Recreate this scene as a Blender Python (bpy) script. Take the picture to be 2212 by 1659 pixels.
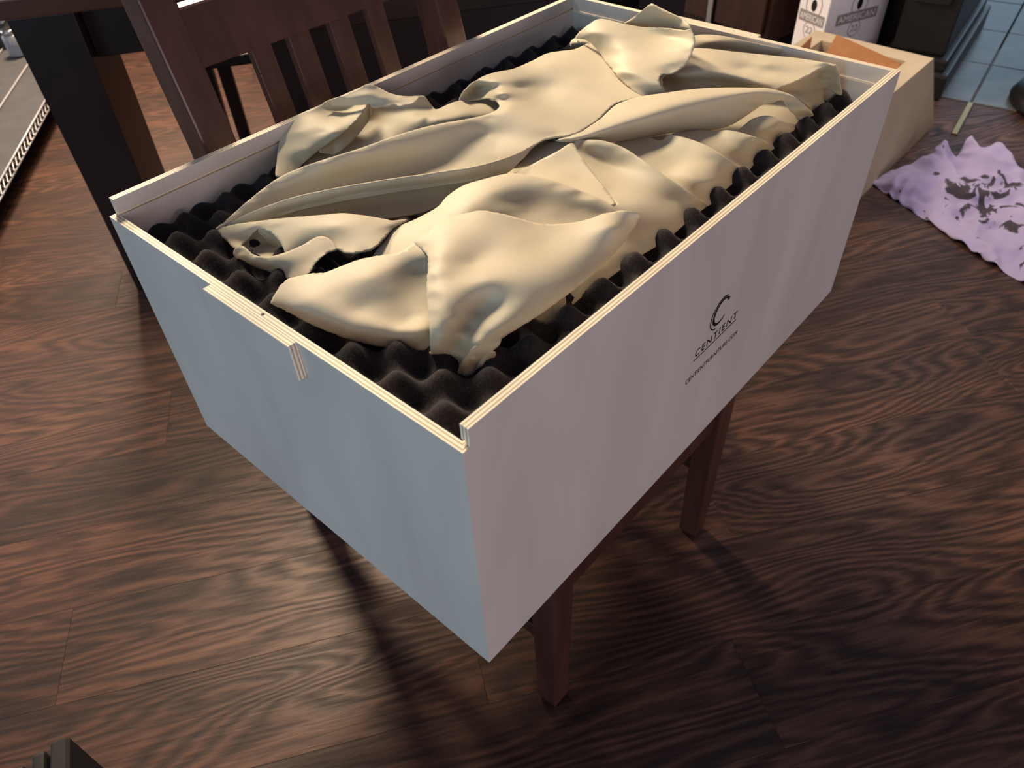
import bpy, bmesh, math, random
import numpy as np
from mathutils import Matrix, Vector, noise
from mathutils.geometry import delaunay_2d_cdt

SC = bpy.context.scene
COL = SC.collection
for o in list(bpy.data.objects):
    bpy.data.objects.remove(o)

# ------------------------------------------------------------------ camera
cam_d = bpy.data.cameras.new('camera')
cam = bpy.data.objects.new('camera', cam_d)
COL.objects.link(cam)
RIGHT = Vector((0.65852188, -0.75160405, -0.03795111))
FWD = Vector((0.5238819, 0.49403848, -0.69388309))
UP = RIGHT.cross(FWD)
cam.matrix_world = Matrix((( RIGHT.x, UP.x, -FWD.x, -0.24544),
                           ( RIGHT.y, UP.y, -FWD.y, -0.28623),
                           ( RIGHT.z, UP.z, -FWD.z,  1.22623), (0, 0, 0, 1)))
cam_d.sensor_width = 36.0
cam_d.lens = 1632.63 / 2212.0 * 36.0
cam_d.clip_start = 0.02
cam_d.dof.use_dof = True
cam_d.dof.focus_distance = 0.86
cam_d.dof.aperture_fstop = 9.0
SC.camera = cam
SC.view_settings.view_transform = 'Standard'
SC.view_settings.look = 'None'
SC.view_settings.gamma = 1.0
SC.view_settings.use_curve_mapping = False
SC.view_settings.exposure = 0.0

# ------------------------------------------------------------------ light
world = bpy.data.worlds.new('room_ambient')
SC.world = world
world.use_nodes = True
wb = world.node_tree.nodes['Background']
wb.inputs['Color'].default_value = (0.72, 0.68, 0.95, 1)
wb.inputs['Strength'].default_value = 0.17

def area(name, loc, target, size, sizey, energy, color, spread=180):
    d = bpy.data.lights.new(name, 'AREA')
    d.shape = 'RECTANGLE'
    d.size = size
    d.size_y = sizey
    d.energy = energy
    d.color = color
    d.spread = math.radians(spread)
    o = bpy.data.objects.new(name, d)
    COL.objects.link(o)
    v = Vector(target) - Vector(loc)
    o.matrix_world = Matrix.Translation(loc) @ v.to_track_quat('-Z', 'Y').to_matrix().to_4x4()
    return o

# warm ceiling lamps, daylight windows at the left and behind the photographer, glazed door far right
area('ceiling_lamp', (0.80, 1.72, 2.30), (0.42, 0.35, 0.8), 0.45, 0.45, 66, (1.0, 0.82, 0.58))
area('hall_lamp', (1.5, 3.6, 2.35), (0.35, 2.5, 0.0), 0.5, 0.5, 150, (1.0, 0.72, 0.50))
area('shirt_fill', (2.75, 0.0, 2.35), (2.4, 0.05, 0.0), 0.5, 0.5, 4.5, (1.0, 0.88, 0.82), 70)  # added narrow fill aimed down at the shirt to brighten it
area('window_back', (-0.9, 5.85, 1.15), (-0.7, 4.0, 1.0), 1.8, 1.8, 55, (0.90, 0.93, 1.0))
area('window_daylight', (-3.4, 0.1, 1.4), (0.0, 0.2, 0.6), 1.6, 1.4, 34, (0.40, 0.77, 1.0))
area('window_front', (-0.9, -3.2, 1.0), (0.2, 0.0, 0.5), 1.8, 1.2, 33, (1.0, 0.86, 0.90))
area('glazed_door', (4.70, 0.75, 1.05), (3.0, 0.75, 1.05), 1.1, 2.0, 8, (0.55, 0.78, 1.0))

# ------------------------------------------------------------------ helpers
def tag(o, label=None, cat=None, group=None, kind=None):
    if label: o['label'] = label
    if cat: o['category'] = cat
    if group: o['group'] = group
    if kind: o['kind'] = kind
    return o

def empty(name, loc=(0, 0, 0), rz=0.0):
    o = bpy.data.objects.new(name, None)
    o.empty_display_size = 0.05
    COL.objects.link(o)
    o.location = loc
    o.rotation_euler = (0, 0, rz)
    return o

def link(name, me, mat=None, parent=None, loc=None, smooth=False):
    o = bpy.data.objects.new(name, me)
    COL.objects.link(o)
    if mat is not None and not me.materials:
        me.materials.append(mat)
    if smooth:
        for p in me.polygons: p.use_smooth = True
    if parent is not None: o.parent = parent
    if loc is not None: o.location = loc
    return o

def add_box(bm, lo, hi, M=None):
    vs = [bm.verts.new((x, y, z)) for x in (lo[0], hi[0]) for y in (lo[1], hi[1]) for z in (lo[2], hi[2])]
    if M is not None:
        for v in vs: v.co = M @ v.co
    for f in ((0, 1, 3, 2), (4, 6, 7, 5), (0, 4, 5, 1), (2, 3, 7, 6), (0, 2, 6, 4), (1, 5, 7, 3)):
        bm.faces.new([vs[i] for i in f])
    return vs

def finish(bm, name, bevel=0.0, seg=1):
    if bevel:
        bmesh.ops.bevel(bm, geom=list(bm.edges), offset=bevel, segments=seg, affect='EDGES', profile=0.6)
    bmesh.ops.recalc_face_normals(bm, faces=bm.faces)
    me = bpy.data.meshes.new(name)
    bm.to_mesh(me)
    bm.free()
    return me

def box(name, lo, hi, mat, parent=None, bevel=0.0, seg=1, M=None):
    """mesh box with its origin at its own centre"""
    c = [(a + b) / 2 for a, b in zip(lo, hi)]
    h = [(b - a) / 2 for a, b in zip(lo, hi)]
    bm = bmesh.new()
    add_box(bm, [-v for v in h], h, M)
    return link(name, finish(bm, name, bevel, seg), mat, parent, c)

def tube(name, pts, r, mat, parent=None, seg=8, radii=None, closed=False, caps=True):
    """round bar along a polyline, given in the parent's space"""
    pts = [Vector(p) for p in pts]
    c = sum(pts, Vector()) / len(pts)
    bm = bmesh.new()
    rings = []
    n = len(pts)
    ref = None
    for i, p in enumerate(pts):
        a = pts[i - 1] if (i > 0 or closed) else pts[i]
        b = pts[(i + 1) % n] if (i < n - 1 or closed) else pts[i]
        t = (b - a).normalized()
        if ref is None:
            ref = t.orthogonal().normalized()
        ref = (ref - t * ref.dot(t)).normalized()
        bi = t.cross(ref)
        rr = radii[i] if radii else r
        rings.append([bm.verts.new(p - c + (ref * math.cos(2 * math.pi * k / seg) + bi * math.sin(2 * math.pi * k / seg)) * rr) for k in range(seg)])
    for i in range(n if closed else n - 1):
        A, B = rings[i], rings[(i + 1) % n]
        for k in range(seg):
            bm.faces.new((A[k], A[(k + 1) % seg], B[(k + 1) % seg], B[k]))
    if caps and not closed:
        bm.faces.new(rings[0][::-1]); bm.faces.new(rings[-1])
    return link(name, finish(bm, name), mat, parent, c, smooth=True)

def post(name, sections, mat, parent=None, bevel=0.003):
    """tapering rectangular post: sections = [(cx, cy, z, half_x, half_y), ...]"""
    bm = bmesh.new()
    rings = []
    for cx, cy, z, hx, hy in sections:
        rings.append([bm.verts.new((cx + sx * hx, cy + sy * hy, z)) for sx, sy in ((-1, -1), (1, -1), (1, 1), (-1, 1))])
    for a, b in zip(rings, rings[1:]):
        for k in range(4):
            bm.faces.new((a[k], a[(k + 1) % 4], b[(k + 1) % 4], b[k]))
    bm.faces.new(rings[0][::-1]); bm.faces.new(rings[-1])
    return link(name, finish(bm, name, bevel, 2), mat, parent)

# ------------------------------------------------------------------ materials
def mat(name):
    m = bpy.data.materials.new(name)
    m.use_nodes = True
    nt = m.node_tree
    return m, nt, nt.nodes['Principled BSDF']

def N(nt, kind, **kw):
    n = nt.nodes.new(kind)
    for k, v in kw.items():
        if k.startswith('i_'):
            n.inputs[k[2:].replace('_', ' ')].default_value = v
        else:
            setattr(n, k, v)
    return n

def ramp(nt, stops, interp='LINEAR'):
    r = nt.nodes.new('ShaderNodeValToRGB')
    r.color_ramp.interpolation = interp
    els = r.color_ramp.elements
    while len(els) < len(stops): els.new(0.5)
    for e, (p, c) in zip(els, stops):
        e.position = p
        e.color = (*c, 1) if len(c) == 3 else c
    return r

def plain(name, col, rough=0.5, metal=0.0, spec=0.5, var=0.12, scale=14.0, bump=0.0, stretch=(1, 1, 1)):
    m, nt, b = mat(name)
    tc = N(nt, 'ShaderNodeTexCoord')
    mp = N(nt, 'ShaderNodeMapping')
    mp.inputs['Scale'].default_value = stretch
    nz = N(nt, 'ShaderNodeTexNoise', i_Scale=scale, i_Detail=5.0)
    nt.links.new(tc.outputs['Object'], mp.inputs[0])
    nt.links.new(mp.outputs[0], nz.inputs['Vector'])
    r = ramp(nt, [(0.3, tuple(c * (1 - var) for c in col)), (0.7, tuple(min(1, c * (1 + var)) for c in col))])
    nt.links.new(nz.outputs['Fac'], r.inputs[0])
    nt.links.new(r.outputs[0], b.inputs['Base Color'])
    b.inputs['Roughness'].default_value = rough
    b.inputs['Metallic'].default_value = metal
    b.inputs['Specular IOR Level'].default_value = spec
    if bump:
        bp = N(nt, 'ShaderNodeBump', i_Strength=bump, i_Distance=0.002)
        nt.links.new(nz.outputs['Fac'], bp.inputs['Height'])
        nt.links.new(bp.outputs[0], b.inputs['Normal'])
    return m

def plywood(name, axis, thick):
    """birch plywood as a solid: thin plies stacked along one local axis, pale figured faces"""
    m, nt, b = mat(name)
    tc = N(nt, 'ShaderNodeTexCoord')
    sp = N(nt, 'ShaderNodeSeparateXYZ')
    nt.links.new(tc.outputs['Object'], sp.inputs[0])
    mr = N(nt, 'ShaderNodeMapRange')
    mr.inputs['From Min'].default_value = -thick / 2
    mr.inputs['From Max'].default_value = thick / 2
    nt.links.new(sp.outputs['XYZ'.index(axis)], mr.inputs['Value'])
    L, D, V = (0.94, 0.83, 0.65), (0.48, 0.40, 0.28), (0.72, 0.66, 0.595)
    r = ramp(nt, [(0.0, V), (0.015, V), (0.03, L), (0.19, L), (0.22, D), (0.34, D), (0.38, L), (0.60, L), (0.64, D), (0.76, D), (0.80, L), (0.97, L), (0.985, V), (1.0, V)])
    nt.links.new(mr.outputs[0], r.inputs[0])
    mp = N(nt, 'ShaderNodeMapping')
    mp.inputs['Scale'].default_value = (9, 9, 2.2)
    nt.links.new(tc.outputs['Object'], mp.inputs[0])
    nz = N(nt, 'ShaderNodeTexNoise', i_Scale=1.0, i_Detail=4.0, i_Distortion=0.6)
    nt.links.new(mp.outputs[0], nz.inputs['Vector'])
    fr = ramp(nt, [(0.3, (0.88, 0.86, 0.85)), (0.7, (1.06, 1.05, 1.04))])
    nt.links.new(nz.outputs['Fac'], fr.inputs[0])
    mx = N(nt, 'ShaderNodeMixRGB', blend_type='MULTIPLY')
    mx.inputs[0].default_value = 1.0
    nt.links.new(r.outputs[0], mx.inputs[1])
    nt.links.new(fr.outputs[0], mx.inputs[2])
    nt.links.new(mx.outputs[0], b.inputs['Base Color'])
    b.inputs['Roughness'].default_value = 0.55
    b.inputs['Specular IOR Level'].default_value = 0.35
    bp = N(nt, 'ShaderNodeBump', i_Strength=0.08, i_Distance=0.001)
    nt.links.new(nz.outputs['Fac'], bp.inputs['Height'])
    nt.links.new(bp.outputs[0], b.inputs['Normal'])
    return m

def floor_wood():
    m, nt, b = mat('dark_oak_plank')
    tc = N(nt, 'ShaderNodeTexCoord')
    oi = N(nt, 'ShaderNodeObjectInfo')
    off = N(nt, 'ShaderNodeVectorMath', operation='SCALE')
    cmb = N(nt, 'ShaderNodeCombineXYZ')
    m17 = N(nt, 'ShaderNodeMath', operation='MULTIPLY'); m17.inputs[1].default_value = 37.0
    m18 = N(nt, 'ShaderNodeMath', operation='MULTIPLY'); m18.inputs[1].default_value = 11.0
    nt.links.new(oi.outputs['Random'], m17.inputs[0])
    nt.links.new(oi.outputs['Random'], m18.inputs[0])
    nt.links.new(m17.outputs[0], cmb.inputs[0])
    nt.links.new(m18.outputs[0], cmb.inputs[1])
    add = N(nt, 'ShaderNodeVectorMath', operation='ADD')
    nt.links.new(tc.outputs['Object'], add.inputs[0])
    nt.links.new(cmb.outputs[0], add.inputs[1])
    def stretched(sx, sy, scale, detail, dist=0.0):
        mp = N(nt, 'ShaderNodeMapping')
        mp.inputs['Scale'].default_value = (sx, sy, 1)
        nt.links.new(add.outputs[0], mp.inputs[0])
        nz = N(nt, 'ShaderNodeTexNoise', i_Scale=scale, i_Detail=detail, i_Distortion=dist)
        nt.links.new(mp.outputs[0], nz.inputs['Vector'])
        return nz
    # cathedral figure: rings of a low-frequency stretched field
    ring = stretched(0.9, 5.0, 1.0, 1.5, 0.25)
    mul = N(nt, 'ShaderNodeMath', operation='MULTIPLY'); mul.inputs[1].default_value = 62.0
    nt.links.new(ring.outputs['Fac'], mul.inputs[0])
    wob = stretched(14, 70, 1.0, 3.0)
    ma = N(nt, 'ShaderNodeMath', operation='MULTIPLY_ADD'); ma.inputs[1].default_value = 1.6
    nt.links.new(wob.outputs['Fac'], ma.inputs[0])
    nt.links.new(mul.outputs[0], ma.inputs[2])
    fr = N(nt, 'ShaderNodeMath', operation='PINGPONG'); fr.inputs[1].default_value = 1.0
    nt.links.new(ma.outputs[0], fr.inputs[0])
    streak = stretched(9, 130, 1.0, 4.0, 0.4)
    cloud = stretched(2.0, 5.0, 1.0, 3.0)
    mixg = N(nt, 'ShaderNodeMath', operation='MULTIPLY')
    nt.links.new(fr.outputs[0], mixg.inputs[0]); mixg.inputs[1].default_value = 0.36
    addg = N(nt, 'ShaderNodeMath', operation='MULTIPLY_ADD'); addg.inputs[1].default_value = 0.85
    nt.links.new(streak.outputs['Fac'], addg.inputs[0])
    nt.links.new(mixg.outputs[0], addg.inputs[2])
    cr = ramp(nt, [(0.36, (0.022, 0.0098, 0.0074)), (0.58, (0.052, 0.025, 0.0168)), (0.82, (0.114, 0.057, 0.037))])
    nt.links.new(addg.outputs[0], cr.inputs[0])
    cl = ramp(nt, [(0.3, (0.62, 0.60, 0.62)), (0.7, (1.35, 1.25, 1.15))])
    nt.links.new(cloud.outputs['Fac'], cl.inputs[0])
    mx = N(nt, 'ShaderNodeMixRGB', blend_type='MULTIPLY'); mx.inputs[0].default_value = 1.0
    nt.links.new(cr.outputs[0], mx.inputs[1]); nt.links.new(cl.outputs[0], mx.inputs[2])
    pr = ramp(nt, [(0.0, (0.8, 0.8, 0.82)), (1.0, (1.2, 1.15, 1.12))])
    nt.links.new(oi.outputs['Random'], pr.inputs[0])
    mx2 = N(nt, 'ShaderNodeMixRGB', blend_type='MULTIPLY'); mx2.inputs[0].default_value = 1.0
    nt.links.new(mx.outputs[0], mx2.inputs[1]); nt.links.new(pr.outputs[0], mx2.inputs[2])
    nt.links.new(mx2.outputs[0], b.inputs['Base Color'])
    rr = ramp(nt, [(0.3, (0.58, 0.58, 0.58)), (0.75, (0.44, 0.44, 0.44))])
    nt.links.new(addg.outputs[0], rr.inputs[0])
    nt.links.new(rr.outputs[0], b.inputs['Roughness'])
    b.inputs['Specular IOR Level'].default_value = 0.35
    bp = N(nt, 'ShaderNodeBump', i_Strength=0.35, i_Distance=0.0015)
    nt.links.new(addg.outputs[0], bp.inputs['Height'])
    nt.links.new(bp.outputs[0], b.inputs['Normal'])
    return m

def leather():
    m, nt, b = mat('cream_leather')
    tc = N(nt, 'ShaderNodeTexCoord')
    nz = N(nt, 'ShaderNodeTexNoise', i_Scale=7.0, i_Detail=3.0)
    nt.links.new(tc.outputs['Object'], nz.inputs['Vector'])
    r = ramp(nt, [(0.3, (0.54, 0.465, 0.33)), (0.7, (0.60, 0.525, 0.38))])
    nt.links.new(nz.outputs['Fac'], r.inputs[0])
    nt.links.new(r.outputs[0], b.inputs['Base Color'])
    b.inputs['Roughness'].default_value = 0.55
    b.inputs['Specular IOR Level'].default_value = 0.28
    b.inputs['Sheen Weight'].default_value = 0.15
    fine = N(nt, 'ShaderNodeTexNoise', i_Scale=900.0, i_Detail=2.0)
    nt.links.new(tc.outputs['Object'], fine.inputs['Vector'])
    bp = N(nt, 'ShaderNodeBump', i_Strength=0.05, i_Distance=0.0005)
    nt.links.new(fine.outputs['Fac'], bp.inputs['Height'])
    nt.links.new(bp.outputs[0], b.inputs['Normal'])
    return m

def foam_mat():
    m, nt, b = mat('charcoal_foam')
    tc = N(nt, 'ShaderNodeTexCoord')
    nz = N(nt, 'ShaderNodeTexNoise', i_Scale=700.0, i_Detail=3.0)
    nt.links.new(tc.outputs['Object'], nz.inputs['Vector'])
    r = ramp(nt, [(0.35, (0.012, 0.010, 0.0115)), (0.64, (0.026, 0.021, 0.024)), (0.78, (0.10, 0.09, 0.10))])
    nt.links.new(nz.outputs['Fac'], r.inputs[0])
    nt.links.new(r.outputs[0], b.inputs['Base Color'])
    b.inputs['Roughness'].default_value = 0.85
    b.inputs['Specular IOR Level'].default_value = 0.25
    b.inputs['Sheen Weight'].default_value = 0.10
    b.inputs['Sheen Roughness'].default_value = 0.4
    bp = N(nt, 'ShaderNodeBump', i_Strength=0.35, i_Distance=0.0008)
    nt.links.new(nz.outputs['Fac'], bp.inputs['Height'])
    nt.links.new(bp.outputs[0], b.inputs['Normal'])
    return m

def shirt_mat():
    m, nt, b = mat('lilac_jersey')
    tc = N(nt, 'ShaderNodeTexCoord')
    # printed motif: blotchy dark ink inside a round field on the chest, plus loose strokes
    nz = N(nt, 'ShaderNodeTexNoise', i_Scale=15.0, i_Detail=3.5, i_Distortion=1.6)
    nt.links.new(tc.outputs['Object'], nz.inputs['Vector'])
    vd = N(nt, 'ShaderNodeVectorMath', operation='DISTANCE')
    vd.inputs[1].default_value = (0.0, 0.0, 0.04)
    nt.links.new(tc.outputs['Object'], vd.inputs[0])
    fld = N(nt, 'ShaderNodeMapRange')
    fld.inputs['From Min'].default_value = 0.17; fld.inputs['From Max'].default_value = 0.02
    fld.inputs['To Min'].default_value = 0.0; fld.inputs['To Max'].default_value = 0.20
    nt.links.new(vd.outputs['Value'], fld.inputs['Value'])
    ad = N(nt, 'ShaderNodeMath', operation='ADD')
    nt.links.new(nz.outputs['Fac'], ad.inputs[0]); nt.links.new(fld.outputs[0], ad.inputs[1])
    ink = ramp(nt, [(0.655, (0.43, 0.36, 0.54)), (0.685, (0.06, 0.05, 0.06))])
    nt.links.new(ad.outputs[0], ink.inputs[0])
    nt.links.new(ink.outputs[0], b.inputs['Base Color'])
    b.inputs['Roughness'].default_value = 0.9
    b.inputs['Specular IOR Level'].default_value = 0.1
    b.inputs['Sheen Weight'].default_value = 0.2
    return m

T = 0.009                      # plywood thickness
L, W, H, HS, ZB = 0.832, 0.545, 0.360, 0.340, 0.455
M_PLYX = plywood('birch_plywood_x', 'X', T)
M_PLYY = plywood('birch_plywood_y', 'Y', T)
M_PLYZ = plywood('birch_plywood_z', 'Z', T)
M_FLOOR = floor_wood()
M_LEATHER = leather()
M_FOAM = foam_mat()
M_SHIRT = shirt_mat()
M_INK = plain('black_ink', (0.022, 0.014, 0.013), 0.6, spec=0.2)
M_CHAIR = plain('mahogany_chair', (0.076, 0.031, 0.022), 0.32, var=0.25, scale=6, stretch=(8, 8, 1), bump=0.06)
M_TABLE = plain('dark_walnut_table', (0.018, 0.009, 0.009), 0.35, var=0.2, scale=5, stretch=(2, 8, 2))
M_TABTOP = plain('walnut_table_top', (0.10, 0.040, 0.024), 0.3, var=0.3, scale=4, stretch=(1, 9, 1))
M_STEEL = plain('chrome_wire', (0.62, 0.62, 0.64), 0.25, metal=1.0, var=0.05)
M_WIRE = plain('zinc_wire', (0.62, 0.63, 0.66), 0.35, metal=0.3, var=0.05)
M_GLIDE = plain('nickel_glide', (0.35, 0.34, 0.33), 0.35, metal=1.0, var=0.05)
M_LINER = plain('grey_shelf_liner', (0.065, 0.068, 0.075), 0.7, var=0.15)
M_CREAM = plain('cream_board', (0.50, 0.41, 0.28), 0.7, var=0.06)
M_KRAFT = plain('brown_cardboard', (0.46, 0.22, 0.09), 0.8, var=0.08, scale=30)
M_CARTON = plain('white_carton', (0.90, 0.88, 0.92), 0.65, var=0.03)
M_GREYINK = plain('grey_print', (0.30, 0.28, 0.28), 0.7, var=0.1)
M_BLACK = plain('black_iron', (0.010, 0.009, 0.010), 0.4, var=0.2)
M_CAB = plain('brown_cabinet', (0.035, 0.014, 0.010), 0.4, var=0.25, scale=5, stretch=(6, 6, 1))
M_CABRED = plain('red_brown_panel', (0.075, 0.022, 0.015), 0.45, var=0.15)
M_TILE = plain('slate_tile', (0.10, 0.11, 0.12), 0.32, var=0.35, scale=9, bump=0.5)
M_GROUT = plain('dark_grout', (0.03, 0.028, 0.027), 0.9)
M_BRASS = plain('brass_strip', (0.45, 0.33, 0.16), 0.4, metal=1.0)
M_WALL = plain('umber_wall', (0.10, 0.075, 0.06), 0.8, var=0.1, scale=3)
M_CABLE = plain('dark_slat_wood', (0.010, 0.008, 0.007), 0.75, var=0.3, scale=8)

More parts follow.
